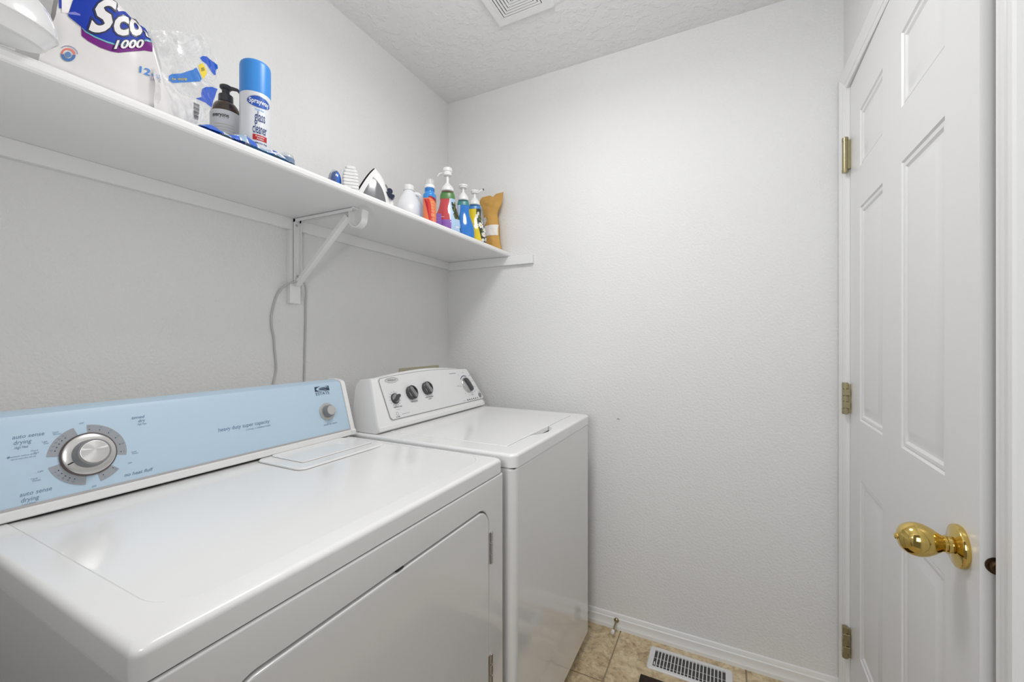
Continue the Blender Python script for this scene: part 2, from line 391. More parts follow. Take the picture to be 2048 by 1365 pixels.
# hinges
for n, hz in enumerate((1.812, 1.028, .243)):
    hp = MB(); cx, cy = .3480, 1.6895; r = .0080; h0 = hz - .050
    hp.lathe([(r, hz - .0505), (r, hz + .0505)], (cx, cy, 0), 20)
    hr = obj('hinge', hp, M_antique, door)
    if n == 0:
        obj('pin_tip', MB().lathe([(.0085, hz - .057), (.0088, hz - .047), (.0068, hz - .046)], (cx, cy, 0), 20).lathe([(.0068, hz + .043), (.0088, hz + .044), (.0085, hz + .055), (.006, hz + .057)], (cx, cy, 0), 20), M_antique, hr)
    else:
        kb = MB()
        for k in range(5):
            if k % 2 == 0: kb.rbox(cx - .0078, cx + .0078, cy - .0078, cy + .0072, h0 + .0203 * k, h0 + .0203 * k + .0188, .0015, 1)
            else: kb.rbox(cx - .0072, cx + .0115, cy - .0128, cy + .0072, h0 + .0203 * k - .0008, h0 + .0203 * k + .0195, .001, 1)
        obj('knuckle', kb, M_antique, hr)
    obj('hinge_leaf', MB().box(.3520, .3620, 1.6840, 1.6925, hz - .046, hz + .046), M_antique, hr)

# ------------------------------------------------------------------ ceiling exhaust vent
vt = thing('ceiling_vent', (-.6575, 1.3085, ZC), 'square white exhaust fan grille with concentric square louvres on the ceiling', 'vent')
cx, cy = -.6575, 1.3085
def sqring(h, w_, z0, z1, r=.001):
    m_ = MB()
    o_, i_ = rrect(cx - h, cx + h, cy - h, cy + h, r, 3), rrect(cx - h + w_, cx + h - w_, cy - h + w_, cy + h - w_, r, 3)
    return m_.loops([[(x, y, z1) for x, y in o_], [(x, y, z0) for x, y in o_], [(x, y, z0) for x, y in i_], [(x, y, z1) for x, y in i_], [(x, y, z1) for x, y in o_]])
m_ = MB(); o0 = rrect(cx - .1125, cx + .1125, cy - .1125, cy + .1125, .006, 4); o1 = rrect(cx - .110, cx + .110, cy - .110, cy + .110, .005, 4); i0 = rrect(cx - .086, cx + .086, cy - .086, cy + .086, .002, 4)
m_.loops([[(x, y, ZC) for x, y in o0], [(x, y, ZC - .008) for x, y in o0], [(x, y, ZC - .012) for x, y in o1], [(x, y, ZC - .012) for x, y in i0], [(x, y, ZC - .006) for x, y in i0]])
obj('frame', m_, M_pwhite, vt)
obj('backing', MB().box(cx - .088, cx + .088, cy - .088, cy + .088, ZC - .0025, ZC), M_dark, vt)
k = 0; h = .0855
while h > .008:
    obj('louvre', sqring(h, .0078, ZC - .0115, ZC - .0085), M_pwhite, vt); h -= .0113
for a in (-.03, .03):
    obj('rib', MB().box(cx + a - .0009, cx + a + .0009, cy - .085, cy + .085, ZC - .009, ZC - .003), M_pwhite, vt)
    obj('rib', MB().box(cx - .085, cx + .085, cy + a - .0009, cy + a + .0009, ZC - .0088, ZC - .0032), M_pwhite, vt)
# flush lamp above the frame
lm = thing('ceiling_lamp', (LX, LY, ZC), 'round white flush ceiling lamp, above the frame', 'lamp')
obj('lamp_base', MB().lathe([(.17, ZC - .02), (.17, ZC)], (LX, LY, 0), 40), M_pwhite, lm)

# ------------------------------------------------------------------ floor register, mat, door stop
vg = thing('floor_register', (-.115, 1.6715, 0), 'white slotted metal floor register by the baseboard', 'vent')
x0, x1, y0, y1 = -.258, .028, 1.611, 1.732
m_ = MB(); N = 5
O = rrect(x0, x1, y0, y1, .012, N); O2 = rrect(x0 + .003, x1 - .003, y0 + .003, y1 - .003, .010, N); I = rrect(-.238, .005, 1.625, 1.714, .0015, N)
m_.loops([[(x, y, 0) for x, y in O], [(x, y, .0035) for x, y in O], [(x, y, .0060) for x, y in O2], [(x, y, .0060) for x, y in I], [(x, y, .0005) for x, y in I]])
obj('frame', m_, mat('register_enamel', (.76, .755, .75), .35), vg)
obj('duct_pan', MB().box(-.2405, .0075, 1.6225, 1.7165, .0001, .0010), mat('duct_shadow_metal', (.09, .09, .09), .6, metal=.4), vg)
for k in range(19):
    xx = -.238 + .243 * (k + 1) / 20
    obj('fin', MB().box(xx - .0016, xx + .0016, 1.625, 1.714, .0012, .0058), MATS['register_enamel'], vg, wn=False)
obj('cross_bar', MB().box(-.238, .005, 1.6705, 1.6730, .0030, .0044), M_silver, vg, wn=False); obj('cross_bar', MB().box(-.238, .005, 1.6390, 1.6410, .0020, .0035), M_silver, vg, wn=False)
obj('lever', MB().rbox(-.2345, -.2310, 1.632, 1.648, .0015, .0075, .001, 2), M_pwhite, vg)

M_rug = mat('dark_brown_mat_pile', srgb(52, 38, 28), 0.95, bump=(420, 1.0, .004, 2))
rg = thing('floor_mat', (-.03, 1.24, 0), 'dark brown floor mat, its corner showing below the register', 'mat')
obj('pile', MB().rbox(-.262, .196, .908, 1.560, .002, .007, .002, 2), M_rug, rg)
obj('edging', MB().rbox(-.270, .204, .900, 1.568, .0002, .0045, .0012, 2), mat('mat_edging', srgb(40, 30, 24), .8), rg)

ds = thing('door_stop', (-.403, 1.768, .03), 'small brass door stop with a white tip screwed to the baseboard', 'door stop')
dM = Matrix.Translation((-.403, 1.7685, .039)) @ Matrix.Rotation(pi / 2 + .12, 4, 'X')
obj('flange', MB().lathe([(.0105, 0), (.0105, .003), (.0085, .006), (.0060, .009)], M=dM, seg=24), M_antique, ds)
obj('shaft', MB().lathe([(.0036, .008), (.0036, .055), (.0048, .056), (.0048, .060)], M=dM, seg=16), M_antique, ds)
obj('rubber_tip', MB().lathe([(.0060, .060), (.0066, .062), (.0066, .072), (.0050, .075)], M=dM, seg=20), M_pwhite, ds)

# small chip in the far wall paint
cp = MB()
for (a, b, c, d) in ((-.4035, .8826, -.3985, .8800), (-.3995, .8868, -.3960, .8835), (-.3960, .8835, -.3920, .8800)):
    cp.tube([(a, YF - .0004, b), ((a + c) / 2, YF - .0006, (b + d) / 2), (c, YF - .0004, d)], .0011, 6)
tag(obj('wall_chip', cp, mat('bare_gypsum_scar', srgb(112, 110, 100), .9)), 'small dark chip in the bare far wall paint', 'scuff')

# ------------------------------------------------------------------ shelf with cleats and bracket
SZ, SX, SB = 1.634, -.908, 1.612
pr = [(XL, SB), (SX - .006, SB), (SX - .002, SB + .002), (SX, SB + .006), (SX, SZ - .008), (SX - .0025, SZ - .003), (SX - .008, SZ), (XL, SZ)]
tag(obj('wall_shelf', MB().loops([[(x, YN + .002, z) for x, z in pr], [(x, YF - .0005, z) for x, z in pr]], True, True), M_shelf, angle=20),
    'long white painted wooden shelf along the left wall', 'shelf')
cl = MB().rbox(XL, XL + .017, YN + .002, YF - .0165, 1.575, SB, .0015, 2)
tag(obj('shelf_cleat', cl, M_shelf), 'long white wooden cleat under the back edge of the shelf', 'cleat')
cl = MB().rbox(XL, -.786, YF - .017, YF, 1.571, SB - .0005, .0015, 2)
tag(obj('shelf_cleat', cl, M_shelf), 'short white wooden cleat on the far wall, its end standing free of the shelf', 'cleat')
cl = MB().rbox(XL, XL + .017, .884, .922, 1.335, 1.575, .0015, 2)
tag(obj('bracket_board', cl, M_shelf), 'short upright white board on the wall behind the shelf bracket', 'board')

br = thing('shelf_bracket', (XL + .017, .906, 1.40), 'white painted metal shelf bracket with diagonal brace and rod hook', 'bracket')
bx, by = XL + .017, .906
m_ = MB(); W_ = .012
m_.rbox(bx, bx + .004, by - W_, by + W_, 1.392, SB, .0012, 2); m_.box(bx, bx + .011, by - W_, by - W_ + .002, 1.40, SB - .002); m_.box(bx, bx + .011, by + W_ - .002, by + W_, 1.40, SB - .002)
obj('upright', m_, M_shelf, br)
m_ = MB().rbox(bx + .002, -.978, by - W_, by + W_, SB - .004, SB - .0005, .001, 1)
m_.box(bx + .002, -.985, by - W_, by - W_ + .002, SB - .012, SB - .002); m_.box(bx + .002, -.985, by + W_ - .002, by + W_, SB - .012, SB - .002)
obj('arm', m_, M_shelf, br)
A, B_ = Vector((bx + .006, by, 1.398)), Vector((-1.012, by, 1.590)); d = (B_ - A).normalized(); nrm = Vector((-d.z, 0, d.x)); ls = []
for t in (0, .02, .98, 1):
    p = A.lerp(B_, t); ww = .0095
    ls.append([(p + Vector((0, a, 0)) * ww + nrm * b * .006)[:] for a, b in ((-1, -1), (-.7, -1.3), (.7, -1.3), (1, -1), (1, 1), (-1, 1))])
obj('brace', MB().loops(ls, True, True), M_shelf, br, angle=40)
# rod hook: a cup hanging below the arm's front end
arc = [(-1.000, SB - .004)] + [(-.998 + .0 , SB - .020)] + [(-.972 + .026 * cos(a), SB - .036 + .026 * sin(a)) for a in [pi + pi * k / 12 for k in range(13)]] + [(-.945, SB - .026), (-.943, SB - .014)]
o_ = [(x, by - .011, z) for x, z in arc]
m_ = MB(); nn = len(arc); ls = []
for i, (x, z) in enumerate(arc):
    ax_, az_ = arc[max(i - 1, 0)]; bx_, bz_ = arc[min(i + 1, nn - 1)]; tx, tz = bx_ - ax_, bz_ - az_; l_ = math.hypot(tx, tz); px_, pz_ = -tz / l_ * .0016, tx / l_ * .0016
    ls.append([(x - px_, by - .011, z - pz_), (x + px_, by - .011, z + pz_), (x + px_, by + .011, z + pz_), (x - px_, by + .011, z - pz_)])
m_.loops(ls, True, True)
obj('rod_hook', m_, M_shelf, br, angle=40)
m_ = MB()
for (x, y, z) in ((bx + .0045, by - .002, 1.590), (bx + .0045, by + .003, 1.425)):
    obj('screw', MB().lathe([(.0042, 0), (.0036, .0015), (.001, .0018)], M=Matrix.Translation((x, y, z)) @ Matrix.Rotation(pi / 2, 4, 'Y'), seg=14), M_silver, br)
for x in (-1.06, -1.20):
    obj('screw', MB().lathe([(.0036, 0), (.003, -.0014), (.001, -.0018)], (x, by, SB - .0042), 14), M_silver, br)

# grey cord hooked over the lower end of the bracket
cw = XL + .0035
pts = [(cw + .052, .835, .93), (cw + .040, .838, 1.03), (cw + .004, .836, 1.073), (cw, .846, 1.125), (cw, .841, 1.185), (cw, .838, 1.225), (cw, .831, 1.262), (cw, .833, 1.305), (cw, .850, 1.360), (cw + .010, .872, 1.393), (cw + .026, .893, 1.4045), (cw + .030, .908, 1.4055), (cw + .024, .928, 1.402), (cw + .010, .944, 1.378), (cw, .951, 1.335), (cw, .951, 1.283), (cw, .950, 1.24), (cw, .948, 1.18), (cw, .947, 1.13), (cw + .004, .945, 1.073), (cw + .040, .945, 1.02), (cw + .055, .945, .93)]
tag(obj('power_cord', MB().tube(catmull(pts, 6), .0031, 10), M_cord, wn=False), 'thin grey cord looped over the bracket foot, hanging behind the dryer', 'cord')

# beige recessed laundry outlet box behind the washer console
ob = thing('outlet_box', (XL, 1.55, .9), 'tan plastic laundry outlet box rim peeking above the washer console', 'outlet box')
m_ = MB(); O = rrect(1.410, 1.690, .88, 1.092, .004, 4); I = rrect(1.423, 1.677, .893, 1.080, .003, 4)
m_.loops([[(XL, y, z) for y, z in O], [(XL + .006, y, z) for y, z in O], [(XL + .007, y, z) for y, z in I], [(XL + .0012, y, z) for y, z in I]])
obj('rim', m_, M_tan, ob)
obj('box_back', MB().box(XL + .0003, XL + .0012, 1.42, 1.68, .89, 1.083), mat('tan_box_inside', srgb(150, 145, 124), .6), ob)

# ------------------------------------------------------------------ dryer
DY0, DY1, DXF, DXB, DZT = .194, .944, -.505, -1.185, .915
dr = thing('clothes_dryer', ((DXF + DXB) / 2, (DY0 + DY1) / 2, 0), 'white clothes dryer with a pale blue console, nearest the camera', 'dryer')
def lp(x0, x1, y0, y1, r, z, n=8, side=1): return [(x, y, z) for x, y in rrect(x0, x1, y0, y1, r, n, side)]
m_ = MB(); ls = [lp(DXB, DXF, DY0, DY1, .012, .8795), lp(DXB, DXF, DY0, DY1, .012, .905)]
for k in range(1, 7):
    a = pi / 2 * k / 6; i = .0095 * (1 - cos(a)); ls.append(lp(DXB + i, DXF - i, DY0 + i, DY1 - i, .012 + i * .3, .9055 + .0095 * sin(a)))
ls += [lp(-1.150, -.5460, .238, .925, .060, .9150), lp(-1.1496, -.5464, .2384, .9246, .0596, .9128), lp(-1.1482, -.5478, .2398, .9232, .0582, .9124), lp(-1.1474, -.5486, .2406, .9224, .0574, .9137), lp(-1.145, -.552, .244, .919, .055, .9136), lp(-1.13, -.580, .275, .890, .04, .9116), lp(-1.11, -.62, .33, .85, .03, .9110)]
m_.loops(ls, True, True)
top = obj('top_panel', m_, M_enamel, dr, angle=40)
# lint lid: raised tray and lid at the back right of the top
m_ = MB(); ls = []
for i, z in ((0, .9108), (0, .9135), (.0012, .9152), (.003, .9158), (.006, .9160)): ls.append(lp(-1.045, -.874 - i, .644 + i, .9235 - i, .020, z, 8))
m_.loops(ls, False, True); obj('lint_tray', m_, M_enamel, dr, angle=40)
m_ = MB().loops([lp(-1.046, -.8726, .6426, .9245, .021, .9108), lp(-1.046, -.8726, .6426, .9245, .021, .9122), lp(-1.045, -.8742, .6442, .9233, .0196, .9122)]); obj('tray_seam', m_, M_grey_line, dr, wn=False)
m_ = MB(); ls = []
m_.loops([lp(-1.0405, -.9122, .6792, .9058, .0106, .9161), lp(-1.0405, -.9122, .6792, .9058, .0106, .9166), lp(-1.0400, -.9128, .6800, .9050, .010, .9166)], mi=1)
for i, z in ((0, .9160), (0, .9178), (.0012, .9188), (.004, .9191)): ls.append(lp(-1.040, -.913 - i, .680 + i, .905 - i, .010, z, 8))
m_.loops(ls, False, True); ll = obj('lint_lid', m_, [M_enamel, M_grey_line], dr, angle=40)
m_ = MB().add([(-.992, .838, .9192), (-.962, .850, .9192), (-.990, .880, .9192), (-.988, .852, .9235)], [(0, 1, 3), (1, 2, 3), (2, 0, 3)])
obj('finger_grip', m_, M_enamel, ll, smooth=False)
# cabinet with the door opening in its front
m_ = MB(); XF = -.5035
yf0, yf1, zf0, zf1 = DY0 + .001, .9455, .02, .8775
O = rrect(yf0, yf1, zf0, zf1, .002, 8, 4)
def yz(x, pts): return [(x, y, z) for y, z in pts]
def R_(i, r): return rrect(yf0 + i, yf1 - i, zf0 + i, zf1 - i, r, 8, 4)
H0 = rrect(.268, .8745, .22, .8190, .045, 8, 4); H1 = rrect(.270, .8725, .222, .8170, .043, 8, 4)
m_.loops([yz(DXB, O), yz(XF - .006, O), yz(XF - .0025, R_(.0012, .002)), yz(XF, R_(.0045, .003)), yz(XF, H0), yz(XF - .002, H1), yz(XF - .016, H1)], True, True)
obj('cabinet', m_, M_enamel_front, dr, angle=40)
D0 = rrect(.2735, .8690, .2255, .8135, .041, 8, 4)
def Dr(i): return rrect(.2735 + i, .8690 - i, .2255 + i, .8135 - i, .041 - i * .8, 8, 4)
dd = obj('door', MB().loops([yz(XF - .015, D0), yz(XF - .001, D0), yz(XF + .0012, Dr(.0012)), yz(XF + .0022, Dr(.004))], True, True), M_enamel_front, dr, angle=40)
obj('latch_notch_shade', MB().rbox(XF - .004, XF + .0010, .553, .572, .8150, .8190, .001, 1), M_dark, dd)  # dark block drawing the shade inside the latch notch
for hz in (.7145, .4200):
    hh = MB()
    for k in range(3): hh.rbox(XF - .002, XF + .0052, .8765, .8845, hz - .039 + .0262 * k, hz - .0142 + .0262 * k, .002, 2)
    hh.box(XF - .001, XF + .0015, .868, .884, hz - .037, hz + .037)
    obj('hinge', hh, M_steel, dr)
obj('seam', MB().box(DXB + .01, XF - .004, DY0 + .004, DY1 - .003, .8772, .8797), M_dark, dr)
for x in (-1.13, -.56):
    for y in (.25, .89): obj('levelling_foot', MB().lathe([(.018, 0), (.018, .008), (.010, .010), (.010, .021)], (x, y, 0), 16), M_kgrey, dr)
# console
dfn_ = plane_fn(-1.047, .935, -1.092, 1.080)
def dsec(y, grow=0.0):
    g = grow
    P = [(-1.150 - g, .9168), (-1.044 + g, .9168), (-1.0405 + g, .9195), (-1.0415 + g, .9320), (-1.0475 + g, .9350), (-1.0912 + g, 1.0750 + g), (-1.096 + g, 1.0815 + g), (-1.104, 1.0850 + g), (-1.128, 1.0885 + g), (-1.150 - g, 1.0875 + g)]
    return [(x, y, z) for x, z in P]
con = obj('console', MB().loops([dsec(.2245), dsec(.9445)], True, True), M_console, dr, angle=25)
m_ = MB().loops([dsec(.9445, .0004), dsec(.9450, .003), dsec(.9590, .003), dsec(.9625, .0005)], True, True); obj('end_cap', m_, M_console, con, angle=30)
m_ = MB().loops([dsec(.2240, .0004), dsec(.2235, .003), dsec(.2060, .003), dsec(.2030, .0005)], True, True); obj('end_cap', m_, M_console, con, angle=30)
obj('console_gap', MB().box(-1.148, -1.048, .208, .958, .9150, .9170), M_dark, con)
# blue fascia, wrapping over the console's top edge
pf = [dfn_(0, t_, .0008)[::2] for t_ in (.0012, .1440)] + [(-1.0952, 1.0830), (-1.1038, 1.0866), (-1.1280, 1.0900)]
m_ = MB().loops([[(x, .2250, z) for x, z in pf], [(x, .9435, z) for x, z in pf]], close=False)
obj('blue_fascia', m_, M_blue_panel, con, angle=28, wn=False)
m_ = MB(); poly(m_, [(.2248, -.0012), (.9437, -.0012), (.9437, .0030), (.2248, .0030)], dfn_, .0016); obj('fascia_edge', m_, mat('grey_seal', (.45, .44, .44), .5), con)
# printed legends
pr_ = MB(); o = .0013; cu, cv = .3440, .0685
def D(a): return math.radians(a)
for a0, a1 in ((107, 172), (-15, 88), (192, 260), (-78, -44)):
    poly(pr_, ring_seg(cu, cv, .036, .0555, D(a0), D(a1)), dfn_, o, 1)
for a0, a1, nk in ((128, 160, 5), (-8, 84, 6), (205, 240, 5), (-70, -48, 2)):
    for k in range(nk):
        a = D(a0 + (a1 - a0) * k / max(nk - 1, 1)); poly(pr_, ell(cu + .0465 * cos(a), cv + .0465 * sin(a), .0010, .0010, 8), dfn_, o + .0003, 2)
        text_box(pr_, '%d0' % (k + 1), dfn_, cu + .0515 * cos(a), cv + .0515 * sin(a) - .001, h=.0026, align='C', mi=0, off=o + .0003)
T = lambda s, u, v, h, al='L', w=None, b=0.0, sh=.25: text_box(pr_, s, dfn_, u, v, w=w, h=h, align=al, bold=b, shear=sh, mi=0, off=o)
T('auto sense', .2520, .1160, .0068, w=.038, b=.0); T('drying', .2530, .1060, .0072, w=.021, b=.0); T('High Heat', .2535, .0985, .0045, w=.016)
T('auto sense', .2535, .0180, .0068, w=.038, b=.0); T('drying', .2545, .0080, .0072, w=.021, b=.0); T('Low Heat', .2550, .0015, .0045, w=.016)
T('timed', .4360, .1230, .0060, 'R', .022, .01); T('dry', .4360, .1150, .0060, 'R', .012, .01); T('High Heat', .4370, .1090, .0040, 'R', .015)
T('no heat fluff', .3900, .0120, .0062, w=.047, b=.01)
T('heavy duty super capacity', .5700, .0660, .0092, w=.126, b=.004, sh=.12); T('5 CYCLE / 3 TEMPERATURES', .6330, .0570, .0036, w=.062, sh=0)
T('push to start', .8530, .0280, .0048, w=.048, b=.004)
T('\u2022', .2440, .0815, .0100); T('automatic moisture sensing', .2480, .0850, .0026, w=.030, sh=0); T('clean lint screen before each load', .2480, .0805, .0026, w=.029, sh=0)
for s, u, v in (('Less', .286, .1030), ('Dry', .288, .0995), ('Cool', .300, .1170), ('Down', .301, .1135), ('OFF', .336, .1270), ('More', .272, .0900), ('Dry', .275, .0860), ('OFF', .277, .0520), ('Cool', .268, .0420), ('Down', .270, .0385), ('OFF', .342, .0060), ('Cool', .406, .0560), ('Down', .407, .0525), ('OFF', .398, .0350)):
    T(s, u, v, .0028, sh=0)
# maker's emblem: dark block with a pale swoosh e
poly(pr_, [(.8470, .1318), (.8985, .1318), (.8975, .1462), (.8480, .1462)], dfn_, o, 2)
poly(pr_, ell(.8735, .1396, .0215, .0066, 28, .06), dfn_, o + .0003, 3); poly(pr_, ell(.8775, .1390, .0170, .0042, 24, .04), dfn_, o + .0006, 2)
poly(pr_, [(.8640, .1392), (.8880, .1402), (.8880, .1412), (.8640, .1400)], dfn_, o + .0009, 3)
text_box(pr_, 'ESTATE', dfn_, .8480, .1205, w=.048, h=.0088, mi=2, off=o, bold=.0)
obj('printed_legend', pr_, [M_blue_ink, M_seg, M_dkblue_ink, M_blue_panel], con, smooth=False, normals=False)['kind'] = 'stuff'
# big timer dial
def axis_M(fn, u, v):
    p = Vector(fn(u, v, 0)); n_ = (Vector(fn(u, v, 1)) - p); t_ = Vector(fn(u + 1, v, 0)) - p; b_ = n_.cross(t_)
    return Matrix(((t_.x, b_.x, n_.x, p.x), (t_.y, b_.y, n_.y, p.y), (t_.z, b_.z, n_.z, p.z), (0, 0, 0, 1)))
dm = axis_M(dfn_, cu, cv)
dial = obj('timer_dial', MB().lathe([(.0400, .001), (.0400, .004), (.0385, .0055), (.037, .0055)], M=dm, seg=56), mat('brown_grey_ring', srgb(104, 94, 92), .3, metal=.5), con, angle=30)
obj('dial_skirt', MB().lathe([(.0375, .004), (.0375, .0065), (.0350, .0080), (.0290, .0090), (.0200, .0095)], M=dm, seg=56), M_steel, dial, angle=30)
obj('dial_grip', MB().lathe([(.0262, .0085), (.0255, .012), (.0245, .020), (.0240, .026), (.0228, .0282), (.0205, .0286)], M=dm, seg=48), M_kgrey, dial, angle=35)
obj('dial_cap', MB().lathe([(.0208, .0270), (.0204, .0292), (.0195, .0297), (.0005, .0297)], M=dm, seg=48), mat('spun_aluminium', (.72, .71, .70), .30, metal=1.0, aniso=.85), dial, angle=35)
m_ = MB(); f2 = lambda u, v, o_=0.0: tuple(dm @ Vector((u, v, o_))); a = D(203)
m_.add([f2(r_ * cos(a) - s_ * sin(a) * .0012, r_ * sin(a) + s_ * cos(a) * .0012, .0098 if r_ < .031 else .0086) for r_, s_ in ((.0265, -1), (.0345, -1), (.0345, 1), (.0265, 1))], [(0, 1, 2, 3)])
obj('pointer_mark', m_, M_black, dial, smooth=False)
km = axis_M(dfn_, .8740, .0680)
kb = obj('start_knob', MB().lathe([(.0265, .0008), (.0265, .0030), (.0255, .0036), (.010, .004)], M=km, seg=40), M_silver, con, angle=30)
obj('knob_body', MB().lathe([(.0182, .003), (.0182, .006), (.0168, .018), (.0145, .0215)], M=km, seg=40), M_kgrey, kb, angle=30)
obj('knob_cap', MB().lathe([(.0146, .0205), (.0142, .0228), (.0128, .0230), (.0122, .0222), (.0005, .0222)], M=km, seg=40), M_steel, kb, angle=30)

# ------------------------------------------------------------------ washer
WY0, WY1, WXF, WXB = .978, 1.655, -.4855, -1.150
ws = thing('washing_machine', ((WXF + WXB) / 2, (WY0 + WY1) / 2, 0), 'white top loading washing machine beside the far wall', 'washing machine')
SD = 40
def wl(x0, x1, y0, y1, r, z): return lp(x0, x1, y0, y1, r, z, 8, SD)
m_ = MB(); ls = [wl(WXB, WXF, WY0, WY1, .022, .8790), wl(WXB, WXF, WY0, WY1, .022, .9060)]
for k in range(1, 7):
    a = pi / 2 * k / 6; i = .0085 * (1 - cos(a)); ls.append(wl(WXB + i, WXF - i, WY0 + i, WY1 - i, .021, .9065 + .0085 * sin(a)))
def hole(i, z, notch=0.0):
    out = []
    for x, y, zz in wl(-1.02 + i, -.5465 - i, 1.048 + i, 1.600 - i, .006, z):
        if notch and x > -.5475 - i - .001 and 1.212 < y < 1.364:
            t = (y - 1.212) / .152; x += notch * sin(pi * t) ** .55
        out.append((x, y, zz))
    return out
ls += [hole(-.0015, .9150, .030), hole(0, .9140, .0295), hole(0, .8950, .026)]
m_.loops(ls, True, True)
obj('top_panel', m_, M_enamel, ws, angle=40)
m_ = MB(); ls = []
for i, z in ((0, .900), (0, .9140), (.0010, .9152), (.0030, .9157), (.030, .9150)): ls.append(lp(-1.0185 + i, -.5485 - i, 1.0495 + i, 1.5985 - i, .006, z, 8))
m_.loops(ls, True, True); obj('lid', m_, M_enamel, ws, angle=40)
cf = M_enamel_front
m_ = MB(); ls = []
for i, z in ((.004, .0455), (.0005, .049), (.0005, .8700), (.0012, .8735), (.004, .8765)): ls.append(lp(WXB + i, WXF - .001 - i, WY0 + i, WY1 - i, .022, z, 8))
m_.loops(ls, True, True); obj('cabinet', m_, cf, ws, angle=40)
obj('seam', MB().box(WXB + .01, WXF - .006, WY0 + .006, WY1 - .006, .8762, .8792), M_dark, ws)
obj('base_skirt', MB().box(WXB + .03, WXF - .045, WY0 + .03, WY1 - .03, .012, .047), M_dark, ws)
for x in (-1.10, -.55):
    for y in (1.03, 1.60): obj('levelling_foot', MB().lathe([(.017, 0), (.017, .012), (.008, .014), (.008, .047)], (x, y, 0), 16), M_kgrey, ws)
# console
wf = plane_fn(-.975, .932, -1.035, 1.090)
def wsec(yb, arch, slant, pull):
    """section; arch raises the crown, slant pulls the top inwards along y, pull narrows depth"""
    P = [(-1.100, .9165), (-.983, .9165), (-.9720, .924), (-.9735, .9345), (-.9770, .9370), (-1.0295 - .38 * arch, 1.0765 + arch), (-1.0335 - .38 * arch, 1.0835 + arch), (-1.0420 - .38 * arch, 1.0880 + arch), (-1.082, 1.0830 + arch), (-1.096, 1.070 + arch), (-1.100, 1.05)]
    out = []
    for x, z in P:
        f = max(0, (z - .932)) / .155; out.append((x if x < -1.07 else x - pull, yb + slant * f, z))
    return out
ls = []
st = [(.9930, -.002, .026, .012), (.9936, -.001, .026, .006), (.9955, 0, .025, .0018), (.9985, 0, .024, 0), (1.0080, 0, .022, 0), (1.06, .001, .018, 0)]
for k in range(1, 11):
    t = k / 11; st.append((1.06 + (1.60 - 1.06) * t, .001 + .0155 * sin(pi * (t * .92 + .04)) , .018 + (-.062 - .018) * t, 0))
st += [(1.60, .002, -.060, 0), (1.640, 0, -.061, 0), (1.6500, 0, -.062, .002), (1.6530, -.001, -.063, .006), (1.6540, -.002, -.064, .012)]
wc = obj('console', MB().loops([wsec(*s) for s in st], True, True), M_console, ws, angle=32)
def wcurve(t0, inset=0.0):
    pts = []
    n_ = 14
    bot, lt = .018 + inset, .1655 - inset
    pts += [(1.052 + inset, bot + .008), (1.060 + inset, bot)]
    pts += [(1.643 - inset, bot), (1.650 - inset, bot + .007)]
    pts += [(1.588 - inset, lt - .004), (1.578 - inset, lt + .001)]
    for k in range(1, n_):
        t = k / n_; y = 1.578 - inset + (1.060 + inset - 1.578 + inset) * t; pts.append((y, lt + .001 + .0100 * sin(pi * t)))
    pts += [(1.052 + inset, lt - .001), (1.046 + inset, lt - .010)]
    return pts
m_ = MB(); poly(m_, wcurve(0), wf, .0022); obj('panel_outline', m_, M_grey_line, wc, smooth=False)
m_ = MB(); P0 = [p for p in wcurve(0, .0022)]
m_.loops([[wf(a, b, .0015) for a, b in P0], [wf(a, b, .0030) for a, b in P0]], False, True); obj('control_panel', m_, mat('panel_white', (.80, .805, .81), .4), wc, smooth=False)
pw = MB(); o = .0034
poly(pw, ell(1.106, .1535, .0330, .0098, 32), wf, o, 1)
poly(pw, ell(1.106, .1530, .0310, .0083, 32), wf, o + .0002, 3)
text_box(pw, 'Whirlpool', wf, 1.106, .1510, w=.040, h=.0062, align='C', mi=0, off=o + .0005, shear=.2, bold=.01)
TW = lambda s, u, v, h, w=None, mi=0, al='C': text_box(pw, s, wf, u, v, w=w, h=h, align=al, mi=mi, off=o, bold=.006)
TW('TEMPERATURE', 1.0990, .0560, .0046, .042); TW('all rinses cold', 1.0970, .0490, .0028, .020, 2)
TW('OPTIONS', 1.1890, .0640, .0044, .036); TW('FABRIC SOFTENER', 1.2770, .0695, .0040, .048); TW('RINSE', 1.2780, .0620, .0040, .018)
TW('Normal Cycle', 1.4690, .1490, .0046, .046); TW('add garments to here', 1.1290, .0300, .0030, .040, 2); TW('HE', 1.0890, .0230, .0044, .018); poly(pw, ring_seg(1.089, .036, .0050, .0062, 0, 1.99 * pi), wf, o, 2)
for s, u, v in (('Heavy', 1.5080, .1400), ('Casual', 1.5450, .1480), ('Delicate', 1.5900, .1310), ('Soak', 1.5000, .0900), ('Hand Wash', 1.4820, .0930), ('Rinse', 1.5180, .0560), ('OFF', 1.5420, .0450), ('Drain & Spin', 1.5680, .0440), ('Jeans', 1.5910, .0560), ('Bulky', 1.6050, .0780), ('Quick', 1.6000, .1050)):
    TW(s, u, v, .0028, None, 0)
TW('status', 1.4930, .0260, .0030, .020, 2); TW('START', 1.6260, .0500, .0030, .012, 0)
for k in range(6): poly(pw, ell(1.5200 + .0156 * k, .0270, .0042 - .0003 * k, .0034, 12), wf, o, 4)
poly(pw, ring_seg(1.5440, .0950, .0375, .0410, D(62), D(140)), wf, o, 5)
for k in range(14):
    a = D(-100 + 26 * k); poly(pw, ell(1.0965 + .0245 * cos(a), .0880 + .0245 * sin(a), .0022, .0009, 6, a), wf, o, 0)
obj('printed_legend', pw, [M_ink, M_ink2, M_ink2, mat('badge_silver', (.62, .62, .62), .3), M_black, mat('navy_arc', srgb(58, 62, 110), .5)], wc, smooth=False, normals=False)['kind'] = 'stuff'
